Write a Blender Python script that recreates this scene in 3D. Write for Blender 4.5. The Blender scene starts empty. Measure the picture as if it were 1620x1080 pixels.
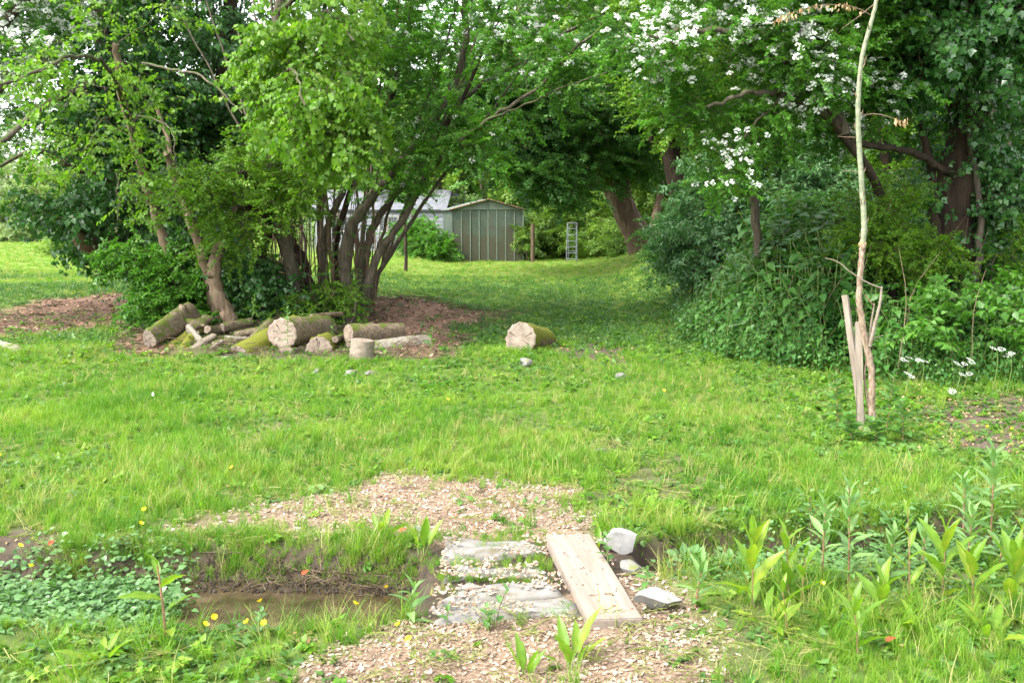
import bpy, math, random
import numpy as np
from mathutils import Vector, Matrix
R = math.radians
random.seed(7)
RNG = np.random.default_rng(11)
scene = bpy.context.scene
C = scene.collection

# ---------------------------------------------------------------- camera, sky, sun, exposure
CAMH, FPX, TILT = 1.6, 1575.0, R(7.24)
cam_data = bpy.data.cameras.new('camera')
cam_data.sensor_width = 36.0
cam_data.lens = 35.0
cam_data.clip_start = 0.05
cam_data.clip_end = 900.0
cam_data.dof.use_dof = True
cam_data.dof.focus_distance = 7.5
cam_data.dof.aperture_fstop = 9.0
cam = bpy.data.objects.new('camera', cam_data)
cam.location = (0, 0, CAMH)
cam.rotation_euler = (R(90) - TILT, 0, 0)
C.objects.link(cam)
scene.camera = cam

SUN_DIR = Vector((-0.62, -0.42, 0.90)).normalized()      # towards the sun: up, to the left and a little behind the viewer
SUN_EL = math.asin(SUN_DIR.z)
SUN_AZ = math.atan2(SUN_DIR.x, SUN_DIR.y)
world = bpy.data.worlds.new('World')
scene.world = world
world.use_nodes = True
wn, wl = world.node_tree.nodes, world.node_tree.links
wn.clear()
sky = wn.new('ShaderNodeTexSky')
sky.sky_type = 'NISHITA'
sky.sun_disc = False
sky.sun_elevation = SUN_EL
sky.sun_rotation = SUN_AZ
sky.air_density = 1.0
sky.dust_density = 3.0
desat = wn.new('ShaderNodeHueSaturation')                 # a thin bright cloud sheet: the same sky, whitened
desat.inputs['Saturation'].default_value = 0.22
desat.inputs['Value'].default_value = 1.95
bgn = wn.new('ShaderNodeBackground')
bgn.inputs['Strength'].default_value = 0.15
wo = wn.new('ShaderNodeOutputWorld')
wl.new(sky.outputs[0], desat.inputs['Color'])
wl.new(desat.outputs[0], bgn.inputs['Color'])
wl.new(bgn.outputs[0], wo.inputs['Surface'])
sun_data = bpy.data.lights.new('sun', 'SUN')
sun_data.energy = 1.8
sun_data.angle = R(11)
sun_data.color = (1.0, 0.95, 0.86)
sun = bpy.data.objects.new('sun', sun_data)
sun.rotation_euler = SUN_DIR.to_track_quat('Z', 'Y').to_euler()
C.objects.link(sun)
scene.view_settings.view_transform = 'Standard'
scene.view_settings.look = 'None'
scene.view_settings.gamma = 1.0
scene.view_settings.use_curve_mapping = False
scene.view_settings.exposure = 1.62
scene.cycles.max_bounces = 9
scene.cycles.diffuse_bounces = 6
scene.cycles.glossy_bounces = 2
scene.cycles.transmission_bounces = 5
scene.cycles.transparent_max_bounces = 4
scene.cycles.use_denoising = True

# ---------------------------------------------------------------- helpers: measuring
CT, ST = math.cos(TILT), math.sin(TILT)
def ray(px, py):
    u, v = (px - 810) / FPX, (540 - py) / FPX
    return np.array([u, CT + v * ST, -ST + v * CT])
def at(px, py, Y):
    d = ray(px, py)
    return np.array([0, 0, CAMH]) + d * (Y / d[1])
def onz(px, py, z=0.0):
    d = ray(px, py)
    return np.array([0, 0, CAMH]) + d * ((z - CAMH) / d[2])

# ---------------------------------------------------------------- helpers: noise and ground shape
def _hash(ix, iy, seed):
    h = (ix.astype(np.int64) * 374761393 + iy.astype(np.int64) * 668265263 + seed * 974634777) & 0xffffffff
    h = ((h ^ (h >> 13)) * 1274126177) & 0xffffffff
    return ((h ^ (h >> 16)) & 0xffff) / 65535.0
def vnoise(x, y, seed=0):
    x, y = np.asarray(x, float), np.asarray(y, float)
    ix, iy = np.floor(x), np.floor(y)
    fx, fy = x - ix, y - iy
    fx, fy = fx * fx * (3 - 2 * fx), fy * fy * (3 - 2 * fy)
    a, b = _hash(ix, iy, seed), _hash(ix + 1, iy, seed)
    c, d = _hash(ix, iy + 1, seed), _hash(ix + 1, iy + 1, seed)
    return (a * (1 - fx) + b * fx) * (1 - fy) + (c * (1 - fx) + d * fx) * fy
def fbm(x, y, seed=0, octv=4):
    s, a, t = 0, 0.5, 0
    for k in range(octv):
        s = s + a * vnoise(np.asarray(x) * 2 ** k, np.asarray(y) * 2 ** k, seed + k * 17)
        t += a; a *= 0.5
    return s / t
def sstep(a, b, x):
    t = np.clip((np.asarray(x, float) - a) / (b - a), 0, 1)
    return t * t * (3 - 2 * t)
def poly_dist(x, y, poly):
    """signed distance, positive inside"""
    x, y = np.asarray(x, float), np.asarray(y, float)
    d = np.full(x.shape, 1e9); inside = np.zeros(x.shape, bool)
    n = len(poly)
    for i in range(n):
        x1, y1 = poly[i]; x2, y2 = poly[(i + 1) % n]
        ex, ey = x2 - x1, y2 - y1
        t = np.clip(((x - x1) * ex + (y - y1) * ey) / (ex * ex + ey * ey + 1e-12), 0, 1)
        d = np.minimum(d, np.hypot(x - x1 - t * ex, y - y1 - t * ey))
        c = ((y1 > y) != (y2 > y)) & (x < (x2 - x1) * (y - y1) / (y2 - y1 + 1e-12) + x1)
        inside ^= c
    return np.where(inside, d, -d)
def gpoly(pts):
    return [tuple(onz(px, py)[:2]) for px, py in pts]

DITCH_X = np.array([-30, -6, -3, -1.2, -0.5, 0.1, 0.6, 1.4, 2.6, 4, 7, 30.])
DITCH_Y = np.array([4.15, 4.2, 4.22, 4.22, 4.22, 4.30, 4.55, 4.75, 4.95, 5.2, 5.6, 8.])
DITCH_W = np.array([.5, .5, .5, .42, .36, .30, .24, .26, .3, .35, .4, .5])
def ditch(x, y):
    yc = np.interp(x, DITCH_X, DITCH_Y) + 0.08 * (vnoise(np.asarray(x) * 1.7, 3.3, 5) - .5)
    w = np.interp(x, DITCH_X, DITCH_W) * (0.85 + 0.35 * vnoise(np.asarray(x) * 2.3, 9.1, 6))
    return (np.asarray(y) - yc) / w           # |.|<1 in the ditch
WATER_Z = -0.145
def gz(x, y):
    x, y = np.asarray(x, float), np.asarray(y, float)
    z = 0.10 * (fbm(x * .35, y * .35, 3) - .5) * sstep(5, 12, y)
    z = z + 0.035 * (fbm(x * 1.7, y * 1.7, 8) - .5) + 0.02 * (vnoise(x * 6, y * 6, 4) - .5) * (y < 14)
    d = np.abs(ditch(x, y))
    z = z - 0.215 * (1 - sstep(0.62, 1.25, d)) * (1 - .93 * sstep(-.50, -.36, x) * (1 - sstep(.56, .70, x)))
    # bank rising on the right under the nettles, low bank on the far left, mulch mound under the coppice
    z = z + 0.75 * sstep(2.2, 4.6, x) * sstep(10.6, 14.0, y) * (1 - sstep(26, 40, y))
    z = z + 0.18 * sstep(3.2, 5.5, x) * sstep(8.4, 10.5, y)
    z = z + 0.16 * sstep(16.0, 17.6, y) * (1 - sstep(-3.5, -2.2, x))
    z = z + 0.30 * np.exp(-(((x + 1.75) / 1.0) ** 2 + ((y - 15.6) / 1.3) ** 2))
    z = z + 0.10 * np.exp(-(((x + 3.6) / 1.6) ** 2 + ((y - 13.6) / 1.0) ** 2))
    return z
def gpt(px, py, it=6):
    """where the ray through (px, py) meets the ground"""
    p = onz(px, py)
    for _ in range(it):
        p = onz(px, py, float(gz(p[0], p[1])))
    return p

# ground cover regions, in metres
CHIP = [gpoly([(400, 1100), (520, 1020), (640, 985), (800, 955), (920, 960), (1030, 965), (1090, 985), (1075, 1030), (1110, 1110), (1000, 1180), (400, 1180)]),
        gpoly([(235, 862), (300, 822), (420, 785), (560, 762), (740, 748), (890, 765), (940, 795), (960, 835), (930, 850), (860, 880), (690, 880), (640, 872), (560, 845), (420, 840), (330, 850)]),
        gpoly([(690, 845), (935, 845), (1060, 965), (1060, 985), (690, 985)])]
MULCH = [gpoly([(545, 520), (560, 478), (600, 470), (665, 480), (700, 500), (780, 496), (790, 512), (730, 530), (745, 560), (640, 566), (560, 545)]),
         gpoly([(-60, 500), (60, 486), (150, 480), (220, 478), (330, 505), (330, 545), (240, 560), (215, 520), (100, 526), (-60, 535)])]
BARE = [gpoly([(880, 548), (940, 540), (1000, 552), (960, 575), (890, 570)]), gpoly([(1440, 650), (1700, 600), (1700, 730), (1500, 712)]),
        gpoly([(-80, 845), (60, 838), (110, 850), (40, 872), (-80, 875)])]
def region(x, y, polys, soft, ns, amp):
    m = np.full(np.asarray(x).shape, -1e9)
    for p in polys:
        m = np.maximum(m, poly_dist(x, y, p))
    m = m + amp * (fbm(np.asarray(x) * ns, np.asarray(y) * ns, 21) - .5)
    return sstep(-soft, soft, m)
def m_chip(x, y): return region(x, y, CHIP, .16, 3.0, .62)
def m_mulch(x, y): return region(x, y, MULCH, .35, 1.3, 1.6)
def m_bare(x, y): return region(x, y, BARE, .15, 2.5, .8)
CLEAR = [gpoly([(190, 505), (420, 490), (700, 500), (735, 560), (690, 570), (520, 566), (360, 566), (190, 562)])]
def m_clear(x, y): return region(x, y, CLEAR, .15, 2.0, .4)
def m_patch(x, y):                             # thin, worn turf
    return sstep(.56, .70, fbm(np.asarray(x) * 1.1 + 7, np.asarray(y) * .9, 31)) * (1 - sstep(6.5, 9, y))
# ---------------------------------------------------------------- helpers: meshes and objects
class MB:
    def __init__(s): s.V, s.F, s.M, s.A, s.n = [], [], [], [], 0
    def add(s, V, F, mat=0, v=0.5):
        V = np.array(V, float).reshape(-1, 3)
        s.V.append(V)
        s.A.append(np.broadcast_to(np.asarray(v, float), (len(V),)) if np.ndim(v) < 2 else v)
        if isinstance(F, np.ndarray):
            s.F.append(F + s.n); s.M.append(np.full(len(F), mat))
        else:
            for k in (3, 4, 5, 6, 7, 8):
                f = [q for q in F if len(q) == k]
                if f: s.F.append(np.array(f) + s.n); s.M.append(np.full(len(f), mat))
            big = [q for q in F if len(q) > 8]
            for q in big: s.F.append(np.array([q]) + s.n); s.M.append(np.full(1, mat))
        s.n += len(V)
    def mesh(s, name, mats, smooth=False, flat=False):
        me = bpy.data.meshes.new(name)
        V = np.concatenate(s.V) if s.V else np.zeros((0, 3))
        me.vertices.add(len(V)); me.vertices.foreach_set('co', V.astype(np.float32).ravel())
        tot = np.concatenate([np.full(len(f), f.shape[1]) for f in s.F])
        loops = np.concatenate([f.ravel() for f in s.F])
        me.loops.add(len(loops)); me.loops.foreach_set('vertex_index', loops.astype(np.int32))
        me.polygons.add(len(tot))
        me.polygons.foreach_set('loop_start', np.concatenate([[0], np.cumsum(tot)[:-1]]).astype(np.int32))
        me.polygons.foreach_set('material_index', np.concatenate(s.M).astype(np.int32))
        if flat: me.attributes.new('sharp_face', 'BOOLEAN', 'FACE').data.foreach_set('value', np.ones(len(tot), bool))
        if smooth: me.polygons.foreach_set('use_smooth', np.ones(len(tot), bool))
        a = me.attributes.new('v', 'FLOAT', 'POINT'); a.data.foreach_set('value', np.concatenate(s.A).astype(np.float32))
        for m in (mats if isinstance(mats, (list, tuple)) else [mats]): me.materials.append(m)
        me.update(calc_edges=True)
        return me
    def obj(s, name, mats, parent=None, smooth=False, loc=None):
        if loc is not None:
            for v in s.V: v -= np.array(loc)
        return link(name, s.mesh(name, mats, smooth, not smooth and s.n < 20000), parent, loc)
def link(name, me, parent=None, loc=None, rot=None):
    o = bpy.data.objects.new(name, me)
    C.objects.link(o)
    if loc is not None: o.location = loc
    if rot is not None: o.rotation_euler = rot
    if parent is not None: o.parent = parent
    return o
def tag(o, label=None, cat=None, group=None, kind=None):
    if label: o['label'] = label
    if cat: o['category'] = cat
    if group: o['group'] = group
    if kind: o['kind'] = kind
    return o
def thing(name, label, cat, loc=(0, 0, 0), rotz=0, group=None):
    o = link(name, None, None, loc, (0, 0, rotz))
    o.empty_display_size = .1
    return tag(o, label, cat, group)

def smooth_path(P, n=6, jit=0.0, rng=None):
    P = np.asarray(P, float)
    if len(P) < 3: 
        t = np.linspace(0, 1, n + 1)[:, None]; Q = P[0] * (1 - t) + P[-1] * t
    else:
        E = np.vstack([2 * P[0] - P[1], P, 2 * P[-1] - P[-2]]); Q = []
        for i in range(1, len(E) - 2):
            for t in np.linspace(0, 1, n, endpoint=False):
                a, b, c, d = E[i - 1], E[i], E[i + 1], E[i + 2]
                Q.append(.5 * ((2 * b) + (-a + c) * t + (2 * a - 5 * b + 4 * c - d) * t * t + (-a + 3 * b - 3 * c + d) * t ** 3))
        Q.append(P[-1]); Q = np.array(Q)
    if jit:
        Q[1:] += (rng or RNG).normal(0, jit, Q[1:].shape)
    return Q
def tube(mb, P, r, k=8, mat=0, v=.5, cap=True, rough=0.0, rng=None):
    """P (n,3); r scalar or (n,)"""
    P = np.asarray(P, float); n = len(P)
    r = np.broadcast_to(np.asarray(r, float), (n,))
    T = np.gradient(P, axis=0); T /= np.linalg.norm(T, axis=1)[:, None] + 1e-9
    ref = np.array([0, 0, 1.]) if abs(T[0][2]) < .8 else np.array([1., 0, 0])
    ang = np.arange(k) * 2 * math.pi / k
    V = np.zeros((n, k, 3)); u = np.cross(T[0], ref); u /= np.linalg.norm(u)
    prof = 1 + (rough * (rng or RNG).normal(0, 1, k) if rough else 0)
    for i in range(n):
        u = u - T[i] * u.dot(T[i]); u /= np.linalg.norm(u) + 1e-9
        w = np.cross(T[i], u)
        rr = r[i] * (prof + (rough * .5 * (rng or RNG).normal(0, 1, k) if rough else 0))
        V[i] = P[i] + (np.cos(ang) * rr)[:, None] * u + (np.sin(ang) * rr)[:, None] * w
    i, j = np.meshgrid(np.arange(n - 1), np.arange(k), indexing='ij')
    a = i * k + j; b = i * k + (j + 1) % k
    F = np.stack([a, b, b + k, a + k], -1).reshape(-1, 4)
    mb.add(V.reshape(-1, 3), F, mat, v)
    if cap:
        mb.add(V[0], [list(range(k))[::-1]], mat, v); mb.add(V[-1], [list(range(k))], mat, v)
    return V
def box(mb, c, s, rot=None, mat=0, v=.5):
    V = np.array([[x, y, z] for x in (-.5, .5) for y in (-.5, .5) for z in (-.5, .5)]) * np.array(s)
    if rot is not None: V = V @ np.array(rot).T
    V = V + np.array(c)
    mb.add(V, np.array([[0, 1, 3, 2], [4, 6, 7, 5], [0, 4, 5, 1], [2, 3, 7, 6], [0, 2, 6, 4], [1, 5, 7, 3]]), mat, v)
def rotm(x, y, z):
    return np.array(Matrix.Rotation(z, 3, 'Z') @ Matrix.Rotation(y, 3, 'Y') @ Matrix.Rotation(x, 3, 'X'))

# ---------------------------------------------------------------- materials
def nodes(name):
    m = bpy.data.materials.new(name); m.use_nodes = True
    nt = m.node_tree; nt.nodes.clear()
    return m, nt.nodes, nt.links
def lin(c): return tuple(c) + (1.0,)
def ramp(N, stops):
    r = N.new('ShaderNodeValToRGB'); e = r.color_ramp.elements
    e[0].position, e[0].color = stops[0][0], lin(stops[0][1])
    e[1].position, e[1].color = stops[-1][0], lin(stops[-1][1])
    for p, c in stops[1:-1]:
        q = e.new(p); q.color = lin(c)
    return r
def leaf_mat(name, stops, trans=.4, rough=.5, spec=.35, tcol=(1.25, 1.35, .6), veins=0.0, patch=0.0, pscale=.9, mottle=0.0):
    """stops: colours from the darkest to the palest leaf; some leaf-to-leaf and spray-to-spray variation"""
    m, N, L = nodes(name)
    at_ = N.new('ShaderNodeAttribute'); at_.attribute_name = 'v'
    oi = N.new('ShaderNodeObjectInfo')
    a = N.new('ShaderNodeMath'); a.operation = 'MULTIPLY_ADD'; a.inputs[1].default_value = .55
    b = N.new('ShaderNodeMath'); b.operation = 'MULTIPLY'; b.inputs[1].default_value = .45
    L.new(oi.outputs['Random'], b.inputs[0]); L.new(at_.outputs['Fac'], a.inputs[0]); L.new(b.outputs[0], a.inputs[2])
    fac = a.outputs[0]
    if patch:
        nz = N.new('ShaderNodeTexNoise'); nz.inputs['Scale'].default_value = pscale; nz.inputs['Detail'].default_value = 4; L.new(oi.outputs['Location'], nz.inputs['Vector'])
        c = N.new('ShaderNodeMath'); c.operation = 'MULTIPLY_ADD'; c.inputs[1].default_value = patch; c.inputs[2].default_value = -.5 * patch; L.new(nz.outputs['Fac'], c.inputs[0])
        d = N.new('ShaderNodeMath'); d.operation = 'ADD'; L.new(c.outputs[0], d.inputs[0]); L.new(fac, d.inputs[1]); fac = d.outputs[0]
    if mottle:
        tc = N.new('ShaderNodeTexCoord'); n2 = N.new('ShaderNodeTexNoise'); n2.inputs['Scale'].default_value = 5; n2.inputs['Detail'].default_value = 5; n2.inputs['Roughness'].default_value = .7
        L.new(tc.outputs['Object'], n2.inputs['Vector'])
        e = N.new('ShaderNodeMath'); e.operation = 'MULTIPLY_ADD'; e.inputs[1].default_value = mottle; e.inputs[2].default_value = -.5 * mottle; L.new(n2.outputs['Fac'], e.inputs[0])
        f = N.new('ShaderNodeMath'); f.operation = 'ADD'; L.new(e.outputs[0], f.inputs[0]); L.new(fac, f.inputs[1]); fac = f.outputs[0]
    r = ramp(N, stops); L.new(fac, r.inputs[0])
    p = N.new('ShaderNodeBsdfPrincipled'); L.new(r.outputs[0], p.inputs['Base Color'])
    p.inputs['Roughness'].default_value = rough; p.inputs['Specular IOR Level'].default_value = spec
    t = N.new('ShaderNodeBsdfTranslucent')
    mx = N.new('ShaderNodeMix'); mx.data_type = 'RGBA'; mx.blend_type = 'MULTIPLY'; mx.inputs[0].default_value = 1
    mx.inputs[7].default_value = lin(tcol); L.new(r.outputs[0], mx.inputs[6]); L.new(mx.outputs[2], t.inputs['Color'])
    s = N.new('ShaderNodeMixShader'); s.inputs[0].default_value = trans
    L.new(p.outputs[0], s.inputs[1]); L.new(t.outputs[0], s.inputs[2])
    o = N.new('ShaderNodeOutputMaterial'); L.new(s.outputs[0], o.inputs[0])
    return m
def tex_mat(name, stops, scale=(8, 8, 8), detail=6, rough=.85, bump=.4, bumpd=.01, spec=.25, moss=None, attr=0.0, rand=0.0, tones=None):
    """noise-coloured surface with bump; moss = (colour, amount) grows where the surface faces up"""
    m, N, L = nodes(name)
    tc = N.new('ShaderNodeTexCoord'); mp = N.new('ShaderNodeMapping'); mp.inputs['Scale'].default_value = scale
    L.new(tc.outputs['Object'], mp.inputs[0])
    nz = N.new('ShaderNodeTexNoise'); nz.inputs['Scale'].default_value = 1; nz.inputs['Detail'].default_value = detail; nz.inputs['Roughness'].default_value = .62
    L.new(mp.outputs[0], nz.inputs['Vector'])
    fac = nz.outputs['Fac']
    if attr or rand:
        at_ = N.new('ShaderNodeAttribute'); at_.attribute_name = 'v'; oi = N.new('ShaderNodeObjectInfo')
        a = N.new('ShaderNodeMath'); a.operation = 'MULTIPLY_ADD'; a.inputs[1].default_value = attr; L.new(at_.outputs['Fac'], a.inputs[0])
        b = N.new('ShaderNodeMath'); b.operation = 'MULTIPLY_ADD'; b.inputs[1].default_value = rand; L.new(oi.outputs['Random'], b.inputs[0])
        b.inputs[2].default_value = -.5 * (attr + rand)
        L.new(b.outputs[0], a.inputs[2])
        c = N.new('ShaderNodeMath'); c.operation = 'ADD'; L.new(nz.outputs['Fac'], c.inputs[0]); L.new(a.outputs[0], c.inputs[1]); fac = c.outputs[0]
    r = ramp(N, stops); L.new(fac, r.inputs[0]); col = r.outputs[0]
    if moss:
        g = N.new('ShaderNodeNewGeometry'); sx = N.new('ShaderNodeSeparateXYZ'); L.new(g.outputs['Normal'], sx.inputs[0])
        n2 = N.new('ShaderNodeTexNoise'); n2.inputs['Scale'].default_value = moss[2] if len(moss) > 2 else 5; n2.inputs['Detail'].default_value = 5
        L.new(tc.outputs['Object'], n2.inputs['Vector'])
        ad = N.new('ShaderNodeMath'); ad.operation = 'MULTIPLY_ADD'; ad.inputs[1].default_value = .35; L.new(sx.outputs['Z'], ad.inputs[0]); L.new(n2.outputs['Fac'], ad.inputs[2])
        mr = N.new('ShaderNodeMapRange'); mr.inputs[1].default_value = 1.0 - moss[1]; mr.inputs[2].default_value = 1.12 - moss[1]
        L.new(ad.outputs[0], mr.inputs[0])
        mx = N.new('ShaderNodeMix'); mx.data_type = 'RGBA'; L.new(mr.outputs[0], mx.inputs[0]); L.new(col, mx.inputs[6]); mx.inputs[7].default_value = lin(moss[0])
        col = mx.outputs[2]
    p = N.new('ShaderNodeBsdfPrincipled'); L.new(col, p.inputs['Base Color'])
    p.inputs['Roughness'].default_value = rough; p.inputs['Specular IOR Level'].default_value = spec
    if bump:
        bp = N.new('ShaderNodeBump'); bp.inputs['Strength'].default_value = bump; bp.inputs['Distance'].default_value = bumpd
        L.new(nz.outputs['Fac'], bp.inputs['Height']); L.new(bp.outputs[0], p.inputs['Normal'])
    o = N.new('ShaderNodeOutputMaterial'); L.new(p.outputs[0], o.inputs[0])
    return m

M = {}
M['grass'] = leaf_mat('grass_blade', [(0, (.040, .130, .012)), (.35, (.090, .220, .016)), (.65, (.150, .285, .022)), (1, (.26, .34, .055))], .45, .45, .3, patch=1.5, pscale=1.1)
M['grass_dry'] = leaf_mat('grass_pale', [(0, (.13, .19, .025)), (.5, (.24, .28, .06)), (1, (.42, .38, .18))], .35, .55, .3)
M['shade'] = leaf_mat('shade_plant_leaf', [(0, (.028, .085, .018)), (.5, (.055, .135, .022)), (1, (.11, .20, .035))], .35, .45, .35, patch=1.2, pscale=.6)  # darker grass and weed green; paints the tree shade into the ground cover
M['weed'] = leaf_mat('weed_leaf', [(0, (.045, .12, .022)), (.6, (.085, .185, .032)), (1, (.15, .25, .05))], .38, .45, .4)
M['cress'] = leaf_mat('waterside_leaf', [(0, (.05, .13, .035)), (.6, (.10, .21, .06)), (1, (.17, .29, .10))], .35, .36, .5)
M['lime'] = leaf_mat('lime_leaf', [(0, (.06, .15, .012)), (.5, (.11, .235, .018)), (1, (.20, .32, .04))], .5, .42, .4)
M['young'] = leaf_mat('young_leaf', [(0, (.06, .13, .012)), (.5, (.100, .225, .018)), (1, (.19, .31, .03))], .5, .45, .35)
M['thorn'] = leaf_mat('hawthorn_leaf', [(0, (.045, .125, .016)), (.5, (.072, .200, .024)), (1, (.13, .28, .04))], .5, .4, .4)
M['ivy'] = leaf_mat('ivy_leaf', [(0, (.022, .075, .018)), (.5, (.045, .135, .030)), (1, (.09, .20, .05))], .38, .3, .5, (1.1, 1.3, .6))
M['yew'] = leaf_mat('dark_leaf', [(0, (.024, .078, .018)), (.6, (.050, .135, .028)), (1, (.10, .20, .048))], .45, .45, .35)
M['elder'] = leaf_mat('elder_leaf', [(0, (.035, .105, .032)), (.6, (.07, .165, .052)), (1, (.12, .23, .08))], .35, .45, .4, (1.1, 1.3, .8))
M['nettle'] = leaf_mat('nettle_leaf', [(0, (.024, .085, .018)), (.55, (.052, .150, .028)), (1, (.10, .22, .045))], .4, .42, .4, patch=.8)
M['far'] = leaf_mat('far_leaf', [(0, (.06, .13, .02)), (.5, (.11, .20, .03)), (1, (.19, .28, .06))], .45, .5, .3)
M['far_haze'] = leaf_mat('haze_paled_leaf', [(0, (.12, .19, .07)), (.5, (.19, .27, .11)), (1, (.29, .36, .18))], .45, .5, .3)  # far leaf green paled, putting distance haze into the colour
M['dock'] = leaf_mat('dock_leaf', [(0, (.085, .18, .020)), (.5, (.15, .27, .025)), (.85, (.26, .31, .035)), (1, (.34, .24, .06))], .5, .4, .4, mottle=.9)
M['willow'] = leaf_mat('willowherb_leaf', [(0, (.08, .19, .045)), (.6, (.15, .27, .08)), (1, (.24, .35, .12))], .35, .45, .35, mottle=.7)
M['white'] = leaf_mat('white_petal', [(0, (.58, .62, .54)), (1, (.76, .78, .74))], .35, .6, .2, (1, 1, .95))
M['yellow'] = leaf_mat('yellow_petal', [(0, (.75, .55, .01)), (1, (.85, .68, .02))], .3, .3, .5, (1, 1, .5))
M['deadleaf'] = leaf_mat('dry_leaf', [(0, (.28, .17, .08)), (1, (.50, .36, .20))], .3, .7, .2, (1, .9, .7))
M['redleaf'] = leaf_mat('red_leaf', [(0, (.35, .06, .03)), (1, (.5, .14, .05))], .3, .6, .2, (1, .9, .7))
M['twig'] = tex_mat('twig_bark', [(.3, (.05, .035, .02)), (.7, (.12, .09, .055))], (30, 30, 30), 3, .8, 0)
M['stem'] = tex_mat('green_stem', [(.3, (.10, .16, .04)), (.7, (.16, .20, .06))], (30, 30, 30), 3, .6, 0)
M['redstem'] = tex_mat('red_stem', [(.3, (.15, .075, .045)), (.7, (.26, .15, .09))], (30, 30, 30), 3, .6, 0)
M['bark'] = tex_mat('grey_brown_bark', [(.25, (.030, .025, .018)), (.5, (.078, .064, .045)), (.8, (.16, .138, .10))], (22, 22, 3.5), 7, .9, .9, .03, moss=((.05, .085, .015), .34))
M['bark_pale'] = tex_mat('tan_bark', [(.25, (.055, .038, .024)), (.5, (.13, .092, .058)), (.8, (.24, .185, .125))], (24, 24, 4), 7, .85, .7, .02)
M['bark_dark'] = tex_mat('dark_bark', [(.25, (.014, .010, .007)), (.5, (.035, .024, .016)), (.8, (.08, .055, .035))], (12, 12, 2.2), 7, .95, 1.0, .05)
M['bark_red'] = tex_mat('red_brown_bark', [(.25, (.035, .024, .016)), (.5, (.085, .058, .038)), (.8, (.16, .115, .078))], (9, 9, 1.6), 7, .95, 1.0, .06)

# ---------------------------------------------------------------- the setting: ground, water
def ground_mat():
    m, N, L = nodes('soil_and_turf')
    tc = N.new('ShaderNodeTexCoord')
    def noise(s, d=6, r=.6):
        n = N.new('ShaderNodeTexNoise'); n.inputs['Scale'].default_value = s; n.inputs['Detail'].default_value = d; n.inputs['Roughness'].default_value = r
        L.new(tc.outputs['Object'], n.inputs['Vector']); return n
    def attr(n):
        a = N.new('ShaderNodeAttribute'); a.attribute_name = n; return a.outputs['Fac']
    def mix(f, a, b):
        x = N.new('ShaderNodeMix'); x.data_type = 'RGBA'; L.new(f, x.inputs[0]); L.new(a, x.inputs[6]); L.new(b, x.inputs[7]); return x.outputs[2]
    soil = ramp(N, [(.3, (.035, .026, .018)), (.55, (.085, .064, .045)), (.75, (.15, .12, .085))]); n1 = noise(9, 8, .7); L.new(n1.outputs['Fac'], soil.inputs[0])
    turf = ramp(N, [(.3, (.035, .060, .010)), (.5, (.062, .105, .016)), (.72, (.11, .15, .03))]); n2 = noise(5, 8, .7); L.new(n2.outputs['Fac'], turf.inputs[0])
    lawn = ramp(N, [(.3, (.075, .13, .014)), (.55, (.125, .19, .026)), (.75, (.19, .235, .045))]); n3 = noise(1.6, 8, .75); L.new(n3.outputs['Fac'], lawn.inputs[0])
    chip = ramp(N, [(.32, (.10, .065, .042)), (.5, (.17, .12, .08)), (.68, (.28, .21, .15))]); n4 = noise(55, 4, .6); L.new(n4.outputs['Fac'], chip.inputs[0])
    mul = ramp(N, [(.32, (.055, .030, .018)), (.5, (.15, .085, .055)), (.7, (.30, .20, .14))]); n5 = noise(16, 8, .8); L.new(n5.outputs['Fac'], mul.inputs[0])
    mud = ramp(N, [(.3, (.020, .015, .010)), (.7, (.07, .052, .036))]); L.new(n1.outputs['Fac'], mud.inputs[0])
    c = mix(attr('lawn'), turf.outputs[0], lawn.outputs[0])
    c = mix(attr('bare'), c, soil.outputs[0])
    c = mix(attr('mulch'), c, mul.outputs[0])
    c = mix(attr('chip'), c, chip.outputs[0])
    c = mix(attr('mud'), c, mud.outputs[0])
    p = N.new('ShaderNodeBsdfPrincipled'); L.new(c, p.inputs['Base Color']); p.inputs['Roughness'].default_value = .9; p.inputs['Specular IOR Level'].default_value = .2
    bp = N.new('ShaderNodeBump'); bp.inputs['Strength'].default_value = .8; bp.inputs['Distance'].default_value = .02
    L.new(n1.outputs['Fac'], bp.inputs['Height']); L.new(bp.outputs[0], p.inputs['Normal'])
    o = N.new('ShaderNodeOutputMaterial'); L.new(p.outputs[0], o.inputs[0])
    return m
ys = [-40., -20, -10, -5, -2, 0, 1, 1.6, 2.1]
while ys[-1] < 7: ys.append(ys[-1] + .035)
while ys[-1] < 700: ys.append(ys[-1] * 1.014 + .02)
ys = np.array(ys)
us = np.concatenate([-np.geomspace(1, 60, 26)[::-1] , np.linspace(-1, 1, 201)[1:-1], np.geomspace(1, 60, 26)])
YY, UU = np.meshgrid(ys, us, indexing='ij')
XX = UU * np.where(YY < 3, 3.4, 3.4 + (YY - 3) * .62)
ZZ = gz(XX, YY)
mb = MB()
ni, nj = XX.shape
i, j = np.meshgrid(np.arange(ni - 1), np.arange(nj - 1), indexing='ij'); a = i * nj + j
mb.add(np.stack([XX, YY, ZZ], -1).reshape(-1, 3), np.stack([a, a + 1, a + nj + 1, a + nj], -1).reshape(-1, 4))
ground = mb.obj('ground', ground_mat(), smooth=True)
def setattr_(o, n, val):
    a = o.data.attributes.new(n, 'FLOAT', 'POINT'); a.data.foreach_set('value', val.astype(np.float32).ravel())
dd = np.abs(ditch(XX, YY))
setattr_(ground, 'chip', m_chip(XX, YY)); setattr_(ground, 'mulch', m_mulch(XX, YY))
setattr_(ground, 'bare', np.maximum(np.maximum(m_bare(XX, YY), .6 * m_patch(XX, YY)), .7 * m_clear(XX, YY))); setattr_(ground, 'mud', 1 - sstep(1.0, 1.35, dd))
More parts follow.
